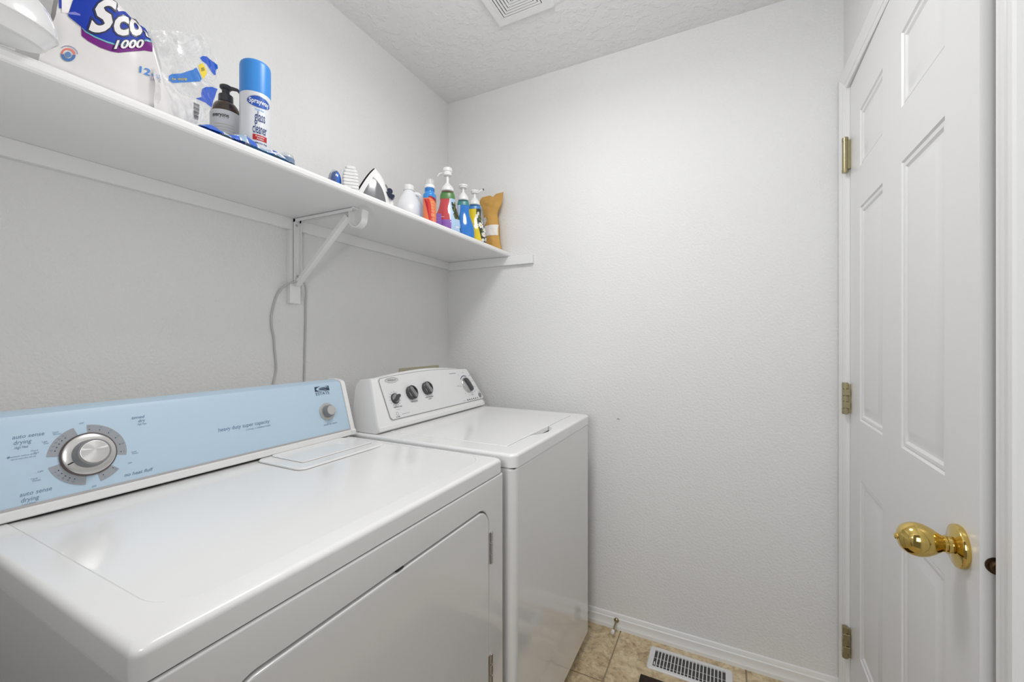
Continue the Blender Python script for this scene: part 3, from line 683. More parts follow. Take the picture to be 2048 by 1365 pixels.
def wknob(u, v, r, name, ang, ring):
    M = axis_M(wf, u, v)
    b = obj(name, MB().lathe([(r, .002), (r, .0055), (r * .95, .0075), (r * .80, .008)], M=M, seg=40), M_kdark if ring == 0 else M_steel, wc, angle=30)
    # wing grip across a domed face
    g = MB(); hw = r * .30; hl = r * .93; R2 = Matrix.Rotation(ang, 4, 'Z')
    P = [(-hl, -hw * .3), (-hl * .75, -hw), (hl * .75, -hw), (hl, -hw * .3), (hl, hw * .3), (hl * .75, hw), (-hl * .75, hw), (-hl, hw * .3)]
    g.loops([[(M @ R2 @ Vector((x * q, y * q, z)))[:] for x, y in P] for q, z in ((1, .007), (1, .016), (.93, .0205), (.80, .0212))], False, True)
    obj('knob_grip', g, M_kdark if (r < .02 or ring) else M_kgrey, b, angle=30)
    obj('knob_ring', MB().lathe([(r * .80, .0070), (r * .80, .0150), (r * .90, .0175), (r, .0150), (r * 1.0, .0060)], M=M, seg=40, cap=False), M_kdark, b, angle=30) if r > .02 and ring == 0 else None
    obj('knob_dish', MB().lathe([(r * .84, .0075), (r * .80, .0100), (r * .60, .0118), (.0005, .0125)], M=M, seg=32), M_chrome if ring == 0 else M_silver, b, angle=40)
wknob(1.0965, .0880, .0185, 'temperature_knob', D(35), 0)
wknob(1.1830, .0985, .0255, 'option_knob', D(118), 0)
wknob(1.2740, .1050, .0250, 'softener_knob', D(118), 0)
wknob(1.5480, .0920, .0350, 'cycle_knob', D(118), 1)
bM = axis_M(wf, 1.6240, .0370)
obj('start_button', MB().lathe([(.0110, .002), (.0110, .0050), (.0095, .0062), (.0005, .0062)], M=bM, seg=28), M_kgrey, wc, angle=30)

# ------------------------------------------------------------------ things on the shelf (z = SZ)
def lathe_shell(prof, c, a0, a1, nz, na, sx=1, sy=1, rot=0, off=.0004):
    """profile-following patch between angles a0..a1 (before rot); returns fn(s,t)"""
    H_ = [p[1] for p in prof]
    def rad(z):
        for (r0, z0), (r1, z1) in zip(prof, prof[1:]):
            if z0 <= z <= z1 and z1 > z0: return r0 + (r1 - r0) * (z - z0) / (z1 - z0)
        return prof[-1][0]
    def f(a, z, o=off):
        r = rad(z) ; x, y = (r * sx + o) * cos(a), (r * sy + o) * sin(a)
        return (c[0] + x * cos(rot) - y * sin(rot), c[1] + x * sin(rot) + y * cos(rot), c[2] + z)
    return f

# --- spray can of glass cleaner
cx, cy = -1.0, .617; R = .0325; ph = face_cam(cx, cy)
M_canw = mat('can_white_print', (.78, .80, .83), .30, metal=.15); M_canblue = mat('bright_blue_cap', srgb(58, 142, 222), .35)
M_inkblue = mat('royal_blue_print', srgb(28, 84, 178), .4); M_inkred = mat('red_print', srgb(190, 28, 40), .4); M_navy = mat('navy_print', srgb(44, 66, 124), .4); M_sky = mat('sky_blue_print', srgb(96, 176, 232), .4)
t = thing('spray_can', (cx, cy, SZ), 'tall white spray can of glass cleaner with a bright blue cap', 'spray can')
obj('can_body', MB().lathe([(.0285, 0), (.0318, .003), (R, .005), (R, .160), (.0315, .1625)], (cx, cy, SZ), 48), M_canw, t, angle=30)
obj('cap', MB().lathe([(.0322, .1605), (.0326, .163), (.0326, .228), (.0316, .2345), (.0290, .2375), (.0005, .2385)], (cx, cy, SZ), 48), M_canblue, t, angle=40)
f = cyl_fn(cx, cy, R, SZ, ph); m_ = MB(); oo = .0004; lab = .0085
poly(m_, ell(lab, .1385, .0265, .0145, 32), f, oo, 4, L=.006); poly(m_, ell(lab, .1380, .0252, .0132, 32), f, oo + .0002, 0, L=.006)
text_box(m_, 'Sprayway', f, lab, .1335, w=.0430, h=.0110, align='C', bold=.02, mi=1, off=oo + .0005)
text_box(m_, "World's Best", f, lab, .1170, w=.020, h=.0048, align='C', mi=2, off=oo, bold=.01)
text_box(m_, 'glass', f, lab + .001, .0925, w=.0225, h=.0235, align='C', mi=3, off=oo, bold=.012)
text_box(m_, 'cleaner', f, lab + .001, .0640, w=.0300, h=.0235, align='C', mi=3, off=oo, bold=.012)
poly(m_, [(lab - .014, .0480), (lab + .0165, .0480), (lab + .0165, .0610), (lab - .014, .0610)], f, oo, 5, L=.006)
text_box(m_, 'Foaming', f, lab + .001, .0555, w=.018, h=.0035, align='C', bold=.02, mi=1, off=oo + .0003); text_box(m_, 'Action', f, lab + .001, .0500, w=.014, h=.0035, align='C', bold=.02, mi=1, off=oo + .0003)
text_box(m_, 'AMMONIA FREE', f, lab + .002, .0400, w=.030, h=.0036, align='C', bold=.01, mi=3, off=oo)
text_box(m_, 'NET WT 19 OZ', f, lab + .010, .0300, w=.014, h=.0022, align='C', mi=3, off=oo)
obj('printed_label', m_, [M_inkblue, M_pwhite, M_sky, M_navy, M_silver, M_inkred], t, smooth=False, normals=False)['kind'] = 'stuff'

# --- brown soap bottle with black pump
cx, cy = -1.072, .590; ph = face_cam(cx, cy)
t = thing('soap_bottle', (cx, cy, SZ), 'brown soap bottle with black pump and white label, behind the spray can', 'bottle')
prof = smooth_prof([(.029, 0), (.0315, .004), (.0315, .06), (.0315, .118), (.0290, .134), (.0225, .147), (.0145, .153), (.0130, .157)], 5)
obj('bottle_body', MB().lathe(prof, (cx, cy, SZ), 40), mat('brown_amber_plastic', srgb(72, 52, 42), .18, coat=.3), t, angle=50)
f = cyl_fn(cx, cy, .0317, SZ, ph); m_ = MB()
m_.sheet(24, 1, lambda s, t_: f(-.052 + .104 * s, .010 + .113 * t_, .0002), 0)
text_box(m_, 'everyone', f, -.0115, .1055, w=.0350, h=.0095, align='C', bold=.025, mi=1, off=.0006); poly(m_, [(-.006, .1025), (.005, .1025), (.005, .1033), (-.006, .1033)], f, .0006, 1)
for k in range(7): poly(m_, [(-.024, .088 - .0068 * k), (.0165 + .001 * (k % 3), .088 - .0068 * k), (.0165 + .001 * (k % 3), .0888 - .0068 * k), (-.024, .0888 - .0068 * k)], f, .0006, 2, L=.008)
obj('label', m_, [mat('cool_white_label', (.70, .72, .77), .45), M_kdark, mat('tan_print', srgb(190, 178, 150), .6)], t, smooth=False, normals=False)['kind'] = 'stuff'
pm = obj('pump', MB().lathe([(.0150, .153), (.0155, .155), (.0150, .170), (.0115, .1725), (.0080, .174), (.0080, .1860), (.0088, .1870)], (cx, cy, SZ), 28), M_kdark, t, angle=30)
d_ = Vector((cos(ph + 1.35), sin(ph + 1.35), 0)); p0 = Vector((cx, cy, SZ + .1905))
m_ = MB().lathe([(.0100, .1850), (.0128, .1880), (.0128, .1925), (.0100, .1945), (.0005, .1950)], (cx, cy, SZ), 28)
obj('pump_head', m_, M_kdark, pm, angle=30)
obj('spout', MB().tube([p0, p0 + d_ * .014, p0 + d_ * .024 + Vector((0, 0, -.001)), p0 + d_ * .0285 + Vector((0, 0, -.006))], [.0052, .0044, .0036, .0032], 12), M_kdark, pm)

# --- small clear lid with dark blue band
cx, cy = -.952, .662
t = thing('small_container', (cx, cy, SZ), 'small clear domed container with a blue-grey band, just right of the spray can', 'container')
M_clear = mat('clear_plastic', (.86, .88, .90), .08, trans=.75, spec=.5)
obj('dome', MB().lathe([(.0180, .020), (.0178, .026), (.0150, .032), (.0085, .0365), (.0005, .0378)], (cx, cy, SZ), 32, cap=False), M_clear, t, angle=60)
obj('band', MB().lathe([(.0185, 0), (.0190, .002), (.0190, .0225), (.0180, .0235), (.0165, .0235)], (cx, cy, SZ), 32), mat('blue_grey_plastic', srgb(120, 138, 164), .3), t, angle=30)

# --- scrub brush: blue handle under clear dome, white bristle block
cx, cy = -.985, .868
t = thing('scrub_brush', (cx, cy, SZ), 'scrub brush with glossy blue grip and white ribbed bristles, left of the iron', 'brush')
rr = face_cam(cx, cy) + pi / 2
def bl(px, py, pz):
    return (cx + px * cos(rr) - py * sin(rr), cy + px * sin(rr) + py * cos(rr), SZ + pz)
BM_ = Matrix.Translation((cx, cy, SZ)) @ Matrix.Rotation(rr, 4, 'Z')
E1 = Matrix.Translation((-.026, 0, 0)); E2 = Matrix.Translation((.018, 0, 0))
obj('grip', MB().lathe(smooth_prof([(.0150, 0), (.0165, .02), (.0162, .045), (.0110, .062), (.0005, .0680)]), M=BM_ @ Matrix.Translation((-.022, 0, 0)), sx=.8, seg=32), mat('glossy_blue_plastic', srgb(44, 104, 196), .12, coat=.5), t, angle=60)
obj('clear_guard', MB().lathe(smooth_prof([(.0215, 0), (.0225, .02), (.0205, .050), (.0130, .068), (.0005, .0745)]), M=BM_ @ Matrix.Translation((-.027, .004, 0)), sx=.85, seg=32, cap=False), mat('thin_clear_plastic', (.95, .96, .97), .06, trans=.95), t, angle=60)
M_brist = mat('white_bristles', (.80, .80, .79), .6)
for k in range(9):
    z = .002 + .0092 * k; q = 1 - max(0, (k - 5) / 5.5) ** 1.8
    obj('bristle_row', MB().rbox(-.018 * q, .018 * q, -.021, .021, 0, .0080, .0030, 2).__class__().loops([[(BM_ @ Vector((.016 + x, y, z + dz)))[:] for x, y in rrect(-.0225 * q - i, .0225 * q + i, -.020, .020, .007, 4)] for i, dz in ((-.0025, 0), (0, .002), (0, .0062), (-.0025, .0080))], True, True), M_brist, t)

# --- steam iron standing on its heel
ix, iy = -1.080, 1.094; vd = Vector((ix, iy, 0)).normalized(); eR = Vector((vd.y, -vd.x, 0))
def irn(d, h, w_=0.0): p = Vector((ix, iy, SZ)) + eR * d - vd * w_; return (p.x, p.y, p.z + h)   # w_ towards the viewer
t = thing('steam_iron', (ix, iy, SZ), 'white steam iron with grey tank, standing on its heel on the shelf', 'iron')
sole = [(-.0830, .004), (-.0790, .030), (-.0690, .062), (-.0570, .090), (-.0440, .116), (-.0310, .140), (-.0190, .160), (-.0080, .1765)]
sp = [(v.x, v.y) for v in catmull([(a, b, 0) for a, b in sole], 4)]
def halfw(h): return .050 * max(0.0, 1 - (max(0, h) / .1815) ** 2.1) ** .62 + .0015
def iron_loft(front, back, ws=1.0, n=22, h0=.004, h1=.177, mi=0):
    """loft of horizontal sections; front(h), back(h) give the d range"""
    ls = []
    for k in range(n + 1):
        h = h0 + (h1 - h0) * k / n; a, b = front(h), back(h); W2 = halfw(h) * ws
        ls.append([irn(a + (b - a) * q, h, W2 * s_) for q, s_ in ((0, -1), (0, 0), (0, 1), (.25, 1), (.55, .86), (.82, .60), (1, .28), (1, -.28), (.82, -.60), (.55, -.86), (.25, -1))])
    return MB().loops(ls, True, True, mi=mi)
def sole_d(h):
    for (a, b), (c, d2) in zip(sp, sp[1:]):
        if b <= h <= d2: return a + (c - a) * (h - b) / (d2 - b)
    return sp[-1][0] if h > sp[-1][1] else sp[0][0]
def interp(P, h):
    if h <= P[0][1]: return P[0][0]
    for (a, b), (c, d2) in zip(P, P[1:]):
        if b <= h <= d2: return a + (c - a) * (h - b) / (d2 - b)
    return P[-1][0]
bk = [(v.x, v.y) for v in catmull([(a, b, 0) for a, b in [(.050, 0), (.047, .03), (.041, .06), (.034, .09), (.0300, .112), (.0230, .135), (.0110, .157), (-.0010, .172), (-.0050, .178)]], 4)]
obj('soleplate', iron_loft(lambda h: sole_d(h) - .0050, lambda h: sole_d(h) + .0008, 1.05, h1=.1765), M_black, t, angle=50, wn=False)
obj('housing', iron_loft(lambda h: sole_d(h) + .0006, lambda h: max(sole_d(h) + .0015, interp(bk, h))), M_pwhite, t, angle=60, wn=False)
# translucent grey tank window on the viewer's side
m_ = MB()
tk = [(v.x, v.y) for v in catmull([(a, b, 0) for a, b in [(-.0215, .146), (-.0100, .136), (.0030, .122), (.0140, .105), (.0220, .085), (.0270, .062), (.0290, .035), (.0290, .012)]], 4)]
for wsg, mi in ((1, 0),):
    def side(d, h):
        a, b = sole_d(h), max(sole_d(h) + .002, interp(bk, h)); q = (d - a) / (b - a); W2 = halfw(h)
        T_ = [(0, 1), (.25, 1), (.55, .86), (.82, .60), (1, .28)]
        for (q0, s0), (q1, s1) in zip(T_, T_[1:]):
            if q0 <= q <= q1: return W2 * (s0 + (s1 - s0) * (q - q0) / (q1 - q0))
        return W2 * .28
    N1, N2 = 22, 10; vs = []; fs = []
    for i in range(N1 + 1):
        h = .012 + (.1455 - .012) * i / N1; dl = -.0215 - .0520 * (1 - (h / .1455)) ** 1.0 + .0 ; dr_ = interp(list(reversed(tk)), h)
        dl = max(sole_d(h) + .018, min(dl, dr_ - .0005)) if h < .140 else dr_ - .0005 - (.1455 - h) * .3
        for j in range(N2 + 1):
            d = dl + (dr_ - dl) * j / N2; vs.append(irn(d, h, side(d, h) + .0009))
    for i in range(N1):
        for j in range(N2): a = i * (N2 + 1) + j; fs.append((a, a + 1, a + N2 + 2, a + N2 + 1))
    m_.add(vs, fs)
obj('water_tank', m_, mat('smoky_grey_plastic', (.17, .17, .18), .22, coat=.2), t, angle=60, wn=False)
# handle rising from the housing's back with dark controls
m_ = MB().tube(catmull([irn(.012, .132), irn(.027, .114), irn(.036, .092), irn(.044, .066), irn(.046, .030), irn(.040, .006)], 6), [.009] * 31, 14)
obj('handle', m_, M_pwhite, t, angle=60)
M_nv = mat('navy_plastic', srgb(28, 36, 62), .3)
dk = MB().lathe([(.0105, 0), (.0110, .003), (.0098, .013), (.006, .0145)], M=Matrix.Translation(irn(.0400, .1035, .010)) @ Matrix.Rotation(pi / 2, 4, eR.cross(vd).cross(vd).normalized()), seg=24)
obj('temperature_dial', dk, M_nv, t, angle=40)
m_ = MB(); ls = []
for q in (-.011, 0, .011): ls.append([irn(d, h, .006 + q) for d, h in ((.0290, .0985), (.0420, .0930), (.0560, .0900), (.0570, .0840), (.0500, .0745), (.0460, .0740), (.0380, .0810))])
m_.loops(ls, True, True); obj('spray_button', m_, M_nv, t, angle=40)
m_ = MB().tube([irn(.0265, .1250, .012), irn(.0290, .1210, .012), irn(.0325, .1150, .012), irn(.0340, .1110, .012)], [.0012, .0024, .0024, .0012], 10)
obj('thumb_slide', m_, M_kgrey, t)

# --- white bleach jug
cx, cy = -1.085, 1.262
t = thing('bleach_jug', (cx, cy, SZ), 'plain white plastic jug with a screw cap and side handle, right of the iron', 'jug')
M_jug = mat('milky_white_plastic', (.80, .805, .83), .35)
obj('jug_body', MB().lathe(smooth_prof([(.052, 0), (.0560, .006), (.0565, .05), (.0560, .078), (.0500, .098), (.0370, .122), (.0260, .141), (.0195, .153), (.0178, .158)]), (cx, cy, SZ), 40), M_jug, t, angle=50)
obj('cap', MB().lathe([(.0195, .157), (.0205, .158), (.0205, .1745), (.0190, .1770), (.0005, .1775)], (cx, cy, SZ), 40), M_pwhite, t, angle=30)
e_ = Vector((cy, -cx, 0)).normalized(); P = lambda u, h: (cx + e_.x * u, cy + e_.y * u, SZ + h)
obj('jug_handle', MB().tube(catmull([P(.014, .143), P(.030, .147), P(.043, .140), P(.0515, .118), P(.0525, .095), P(.046, .078), P(.036, .070)], 6), .0078, 14), M_jug, t)

# --- red and blue stain remover bottle with clear cap
cx, cy = -.985, 1.262; ph = face_cam(cx, cy)
t = thing('stain_remover_bottle', (cx, cy, SZ), 'slim blue bottle with a swirled red and orange label and a clear white cap', 'bottle')
obj('bottle_body', MB().lathe(smooth_prof([(.0225, 0), (.0245, .003), (.0245, .06), (.0245, .118), (.0225, .126), (.0180, .132), (.0168, .138), (.0165, .150)], 4), (cx, cy, SZ), 36), mat('blue_bottle_plastic', srgb(58, 140, 214), .25), t, angle=40)
m_ = MB()
for z in (.1385, .1425, .1465): m_.lathe([(.0165, z - .001), (.0185, z), (.0165, z + .001)], (cx, cy, SZ), 32)
obj('thread', m_, M_sky, t, angle=30)
obj('collar', MB().lathe([(.0180, .1495), (.0192, .1515), (.0186, .1600), (.0165, .1615)], (cx, cy, SZ), 32), M_pwhite, t, angle=30)
obj('clear_cap', MB().lathe([(.0165, .1600), (.0165, .1780), (.0150, .1815), (.0005, .1825)], (cx, cy, SZ), 32), mat('frosted_cap', (.86, .87, .87), .3, trans=.5), t, angle=40)
f = cyl_fn(cx, cy, .0246, SZ, ph); m_ = MB(); WR = .036
def sw(s): return .1090 - .006 * s + .004 * sin(s * 3.2)
m_.sheet(24, 10, lambda s, v: f(-WR + 2 * WR * s, .004 + (sw(s * 2 - 1) - .004) * v, .0002), 0)
for (q0, q1, mi, o_) in (((-.030, -.030), (.002, -.012), 1, .0004), ((-.012, .004), (.012, .006), 2, .0005)):
    m_.sheet(4, 16, lambda s, v, q0=q0, q1=q1, o_=o_: f((q0[0] + (q1[0] - q0[0]) * v ** 1.6) * (1 - s) + (q0[1] + (q1[1] - q0[1]) * 1) * 0 + s * ((q0[0] + .010) + (q1[0] + .010 - q0[0] - .010) * v ** 1.4) if False else (-.024 + .026 * (1 - v) ** .7 + .010 * s + (.012 if q0[0] > -.02 else 0) * v), .006 + .098 * v, o_), mi)
m_.sheet(10, 1, lambda s, v: f(-.004 + .034 * s, sw(.3 + .7 * s) - .010 * s + .0100 * v * (.4 + s), .0007), 3)
text_box(m_, 'STAIN', f, .0135, .040, w=.016, h=.010, align='C', mi=4, off=.0009, bold=.01)
for k in range(5): text_box(m_, 'stain remover', f, .0125, .0300 - .0048 * k, w=.015, h=.0020, align='C', mi=5, off=.0009)
for k in range(4): text_box(m_, 'MAX', f, .0125, .056 + .011 * k, w=.012, h=.0075, align='C', mi=4, off=.0009)
obj('label', m_, [mat('orange_print', srgb(232, 128, 82), .35), mat('crimson_print', srgb(186, 30, 48), .35), mat('red_orange_print', srgb(206, 56, 40), .35), mat('deep_red_print', srgb(150, 28, 38), .35), mat('peach_print', srgb(244, 190, 150), .4), M_pwhite], t, smooth=False, normals=False)['kind'] = 'stuff'

# --- foaming pump soap bottles: waisted flattened bottles
def pump_top(t, cx, cy, zb, rb, h_stem, head, ph, noz, tip=None):
    """white collar, stem, cap and nozzle; noz = direction angle, head=(radius,height)"""
    c = (cx, cy, SZ); r0 = rb
    col = obj('pump_collar', MB().lathe([(r0, zb - .010), (r0 * 1.06, zb - .008), (r0 * 1.02, zb + .004), (r0 * .80, zb + .010), (r0 * .52, zb + .018), (r0 * .32, zb + .024)], c, 32), M_pwhite, t, angle=35)
    obj('pump_stem', MB().lathe([(r0 * .30, zb + .015), (r0 * .24, zb + .030), (r0 * .24, zb + h_stem + .002)], c, 24), M_pwhite, col, angle=35)
    hr, hh = head; z1 = zb + h_stem
    obj('pump_head', MB().lathe([(hr * .45, z1 - .003), (hr * .82, z1), (hr * .86, z1 + hh * .45), (hr * .98, z1 + hh * .50), (hr, z1 + hh * .60), (hr * .96, z1 + hh * .94), (hr * .6, z1 + hh), (.0005, z1 + hh)], c, 32), M_pwhite, col, angle=35)
    d = Vector((cos(noz), sin(noz), 0)); p = Vector((cx, cy, SZ + z1 + hh * .35)) + d * hr * .7
    if tip is None: pts = [p, p + d * .012, p + d * .021 + Vector((0, 0, -.004)), p + d * .0265 + Vector((0, 0, -.013))]
    else: pts = [p, p + d * .012 + Vector((0, 0, .006)), p + d * .026 + Vector((0, 0, .013))]
    obj('nozzle', MB().tube(pts, [.0040, .0034, .0030, .0026][:len(pts)], 12), M_pwhite, col)
    if tip:
        q = Vector(pts[-1]); obj('nozzle_tip', MB().lathe([(.0040, -.003), (.0044, 0), (.0030, .0015)], M=Matrix.Translation(q) @ (d + Vector((0, 0, .3))).to_track_quat('Z', 'Y').to_matrix().to_4x4(), seg=16), M_black, col)
PBs = smooth_prof([(.045, 0), (.0500, .004), (.0520, .030), (.0515, .060), (.0445, .095), (.0345, .125), (.0300, .148), (.0300, .165), (.0280, .178), (.0250, .186), (.0225, .190)], 4)
PQs = smooth_prof([(.043, 0), (.0480, .004), (.0500, .028), (.0460, .060), (.0370, .085), (.0290, .108), (.0262, .126), (.0270, .148), (.0250, .160), (.0225, .168), (.0205, .171)], 4)
def scenic(m_, F, a0, a1, z0, z1, seed, bands, off):
    """patches of printed picture"""
    rnd = random.Random(seed)
    for (mi, n, sz) in bands:
        for _ in range(n):
            a = rnd.uniform(a0, a1); z = rnd.uniform(z0, z1); s_ = rnd.uniform(.5, 1) * sz; k0 = rnd.uniform(0, 6)
            pts = [(a + s_ / .034 * (1 + .35 * sin(3 * q + k0)) * cos(q), z + s_ * (1 + .3 * cos(2 * q + k0)) * sin(q)) for q in [2 * pi * k / 9 for k in range(9)]]
            pts = [(min(max(a_, a0), a1), min(max(z_, z0), z1)) for a_, z_ in pts]
            m_.add([F(a_, z_, off) for a_, z_ in pts], [tuple(range(9))], mi)
M_forest = mat('forest_dark_print', srgb(44, 52, 34), .35); M_moss = mat('moss_print', srgb(112, 124, 62), .35); M_skyp = mat('pale_sky_print', srgb(176, 204, 232), .35); M_green = mat('green_band_print', srgb(88, 134, 76), .3)
M_purple = mat('purple_label_print', srgb(142, 92, 176), .35)

cx, cy = -1.012, 1.414; ph = face_cam(cx, cy); ro = ph
t = thing('foaming_soap_bottle', (cx, cy, SZ), 'waisted pump bottle of clear red soap with a green neck and purple label', 'soap bottle', 'pump soap bottles on the shelf')
M_redliq = mat('red_soap', srgb(202, 70, 76), .12, coat=.5)
body = obj('bottle_body', MB().lathe(PBs, (cx, cy, SZ), 44, sx=.46, sy=1.0, rot=ro), M_redliq, t, angle=60)
F = lathe_shell(PBs, (cx, cy, SZ), 0, 0, 0, 0, .46, 1.0, ro)
m_ = MB()
m_.sheet(30, 6, lambda s, v: F(-2.3 + 4.6 * s, .158 + .030 * v, .0004), 0)                  # green neck band
m_.sheet(14, 24, lambda s, v: F(.10 + .35 * (1 - v) ** 2 + .25 * v * v + s * (2.2 - .1 - .35 * (1 - v) ** 2 - .25 * v * v), .002 + .158 * v, .0004), 1)   # picture side
m_.sheet(2, 24, lambda s, v: F(.03 + .35 * (1 - v) ** 2 + .25 * v * v + s * .07, .002 + .158 * v, .0006), 5)
m_.sheet(20, 4, lambda s, v: F(-1.55 + 1.85 * s, .010 + .060 * v, .0007), 4)                 # purple panel
scenic(m_, F, .52, 2.0, .075, .150, 3, ((3, 14, .012), (2, 26, .011)), .0008); scenic(m_, F, .50, 2.0, .010, .045, 5, ((2, 8, .008), (5, 4, .005)), .0009)
FF = lambda u, v, o_=0: F(-.45 + u / .036, v, .0009 + o_)
text_box(m_, 'soothing hand soap', FF, -.014, .080, w=.020, h=.0040, mi=5, bold=.02)
for k in range(5):
    text_box(m_, 'purely clean lather', FF, -.036, .048 - .0065 * k, w=.022, h=.0026, mi=6); text_box(m_, 'gentle on hands', FF, -.006, .046 - .0065 * k, w=.022, h=.0026, mi=6)
obj('label', m_, [M_green, M_skyp, M_forest, M_moss, M_purple, M_pwhite, mat('lilac_print', srgb(196, 168, 222), .4)], t, smooth=True, angle=60, normals=False)
pump_top(t, cx, cy, .2000, .0245, .0560, (.0200, .0310), ph, ph - 1.75)

cx, cy = -.980, 1.482; ph = face_cam(cx, cy); ro = ph
t = thing('foaming_soap_bottle', (cx, cy, SZ), 'waisted pump bottle of blue soap between the red and the yellow ones', 'soap bottle', 'pump soap bottles on the shelf')
PB2 = [(r * .93, z) for r, z in PQs]
obj('bottle_body', MB().lathe(PB2, (cx, cy, SZ), 44, sx=.46, sy=1.0, rot=ro), mat('blue_soap', srgb(40, 122, 206), .12, coat=.5), t, angle=60)
F = lathe_shell(PB2, (cx, cy, SZ), 0, 0, 0, 0, .46, 1.0, ro); m_ = MB()
m_.sheet(30, 6, lambda s, v: F(-2.3 + 4.6 * s, .148 + .024 * v, .0004), 0); m_.sheet(12, 20, lambda s, v: F(-1.9 + s * (.9 + .4 * v), .002 + .146 * v, .0004), 1)
scenic(m_, F, -1.9, -1.0, .010, .13, 8, ((3, 16, .010),), .0007); m_.sheet(2, 20, lambda s, v: F(-1.0 + .4 * v + s * .07, .002 + .146 * v, .0006), 2)
obj('label', m_, [mat('teal_band_print', srgb(70, 140, 140), .3), M_skyp, M_pwhite, mat('deep_blue_print', srgb(20, 66, 150), .3)], t, angle=60, normals=False)
pump_top(t, cx, cy, .1790, .0205, .0430, (.0200, .0120), ph, ph - 3.0)

cx, cy = -.968, 1.553; ph = face_cam(cx, cy); ro = ph
t = thing('foaming_soap_bottle', (cx, cy, SZ), 'waisted pump bottle of yellow soap printed with white daisies', 'soap bottle', 'pump soap bottles on the shelf')
PB3 = PQs
obj('bottle_body', MB().lathe(PB3, (cx, cy, SZ), 44, sx=.46, sy=1.0, rot=ro), mat('yellow_soap', srgb(232, 206, 34), .15, coat=.5), t, angle=60)
F = lathe_shell(PB3, (cx, cy, SZ), 0, 0, 0, 0, .46, 1.0, ro); m_ = MB()
m_.sheet(30, 5, lambda s, v: F(-2.3 + 4.6 * s, .150 + .020 * v, .0004), 0)
m_.sheet(14, 24, lambda s, v: F(.25 + .45 * (1 - v) ** 2 + s * (2.2 - .25 - .45 * (1 - v) ** 2), .002 + .150 * v, .0004), 1)
scenic(m_, F, .6, 2.0, .010, .145, 14, ((5, 14, .008),), .0006)
rnd = random.Random(5)
for (a, z, s_) in ((.35, .118, .010), (.62, .130, .009), (.75, .078, .015), (1.15, .058, .012), (.95, .038, .012), (1.25, .095, .009), (1.3, .018, .010), (.8, .014, .008)):
    for k in range(9):
        q = 2 * pi * k / 9; pts = []
        for (rr_, w_) in ((.25, .14), (.65, .20), (1, .10), (1, -.10), (.65, -.20), (.25, -.14)): pts.append((a + s_ / .036 * (rr_ * cos(q) - w_ * sin(q)), z + s_ * (rr_ * sin(q) + w_ * cos(q))))
        m_.add([F(a_, z_, .0009) for a_, z_ in pts], [tuple(range(6))], 2)
    m_.add([F(a + s_ * .28 / .036 * cos(2 * pi * k / 8), z + s_ * .28 * sin(2 * pi * k / 8), .0011) for k in range(8)], [tuple(range(8))], 3)
FF = lambda u, v, o_=0: F(-.40 + u / .036, v, .0009 + o_)
text_box(m_, 'refreshing hand soap', FF, -.010, .082, w=.024, h=.0036, mi=4, bold=.01)
for k in range(5): text_box(m_, 'fresh daisy fields', FF, -.012, .062 - .009 * k, w=.026, h=.0030, mi=4)
obj('label', m_, [mat('blue_band_print', srgb(64, 132, 192), .3), M_forest, M_pwhite, mat('daisy_yellow', srgb(228, 196, 40), .4), mat('olive_print', srgb(150, 128, 20), .4), M_moss], t, angle=60, normals=False)
pump_top(t, cx, cy, .1780, .0215, .0420, (.0180, .0120), ph, ph + 1.45, tip=True)

# --- small purple carton tucked beside the red soap
t = thing('purple_carton', (-1.030, 1.352, SZ), 'small purple carton with fine print, between the red label bottle and the red soap', 'carton')
def cfn(u, v, o_=0.0):
    n_ = Vector((.62, -.785, 0)); e2 = Vector((.785, .62, 0)); p = Vector((-1.030, 1.352, SZ)) + e2 * u + n_ * o_; return (p.x, p.y, p.z + v)
m_ = MB().loops([[cfn(u, v, o_) for u, v in rrect(-.026, .026, .0005, .084, .002, 3)] for o_ in (-.014, .014)], True, True)
obj('box', m_, M_purple, t)
m_ = MB()
for k in range(5): text_box(m_, 'dryer sheets free', cfn, -.022, .066 - .011 * k, w=.042, h=.0030, off=.0144)
obj('fine_print', m_, MATS['lilac_print'] if 'lilac_print' in MATS else M_pwhite, t, smooth=False, normals=False)['kind'] = 'stuff'

# --- crumpled kraft paper bag
kx, ky = -.985, 1.738; vd2 = Vector((kx, ky, 0)).normalized(); eK = Vector((vd2.y, -vd2.x, 0)); 
kn_ = (Vector((-.15, -1, 0))).normalized(); eK = Vector((-kn_.y, kn_.x, 0)); eK = eK if eK.dot(Vector((1, 0, 0))) > 0 else -eK
t = thing('kraft_bag', (kx, ky - .01, SZ), 'crumpled brown kraft paper bag with a white label, in the shelf corner', 'paper bag')
Lb = [(-.052, .0), (-.050, .03), (-.046, .06), (-.043, .10), (-.046, .15), (-.052, .19), (-.062, .225), (-.078, .252), (-.070, .268), (-.060, .276)]
Rb = [(.056, .0), (.054, .013), (.048, .040), (.042, .070), (.041, .11), (.036, .150), (.031, .178), (.046, .205), (.057, .222), (.066, .277)]
kl = [(v.x, v.y) for v in catmull([(a, b, 0) for a, b in Lb], 4)]; kr = [(v.x, v.y) for v in catmull([(a, b, 0) for a, b in Rb], 4)]
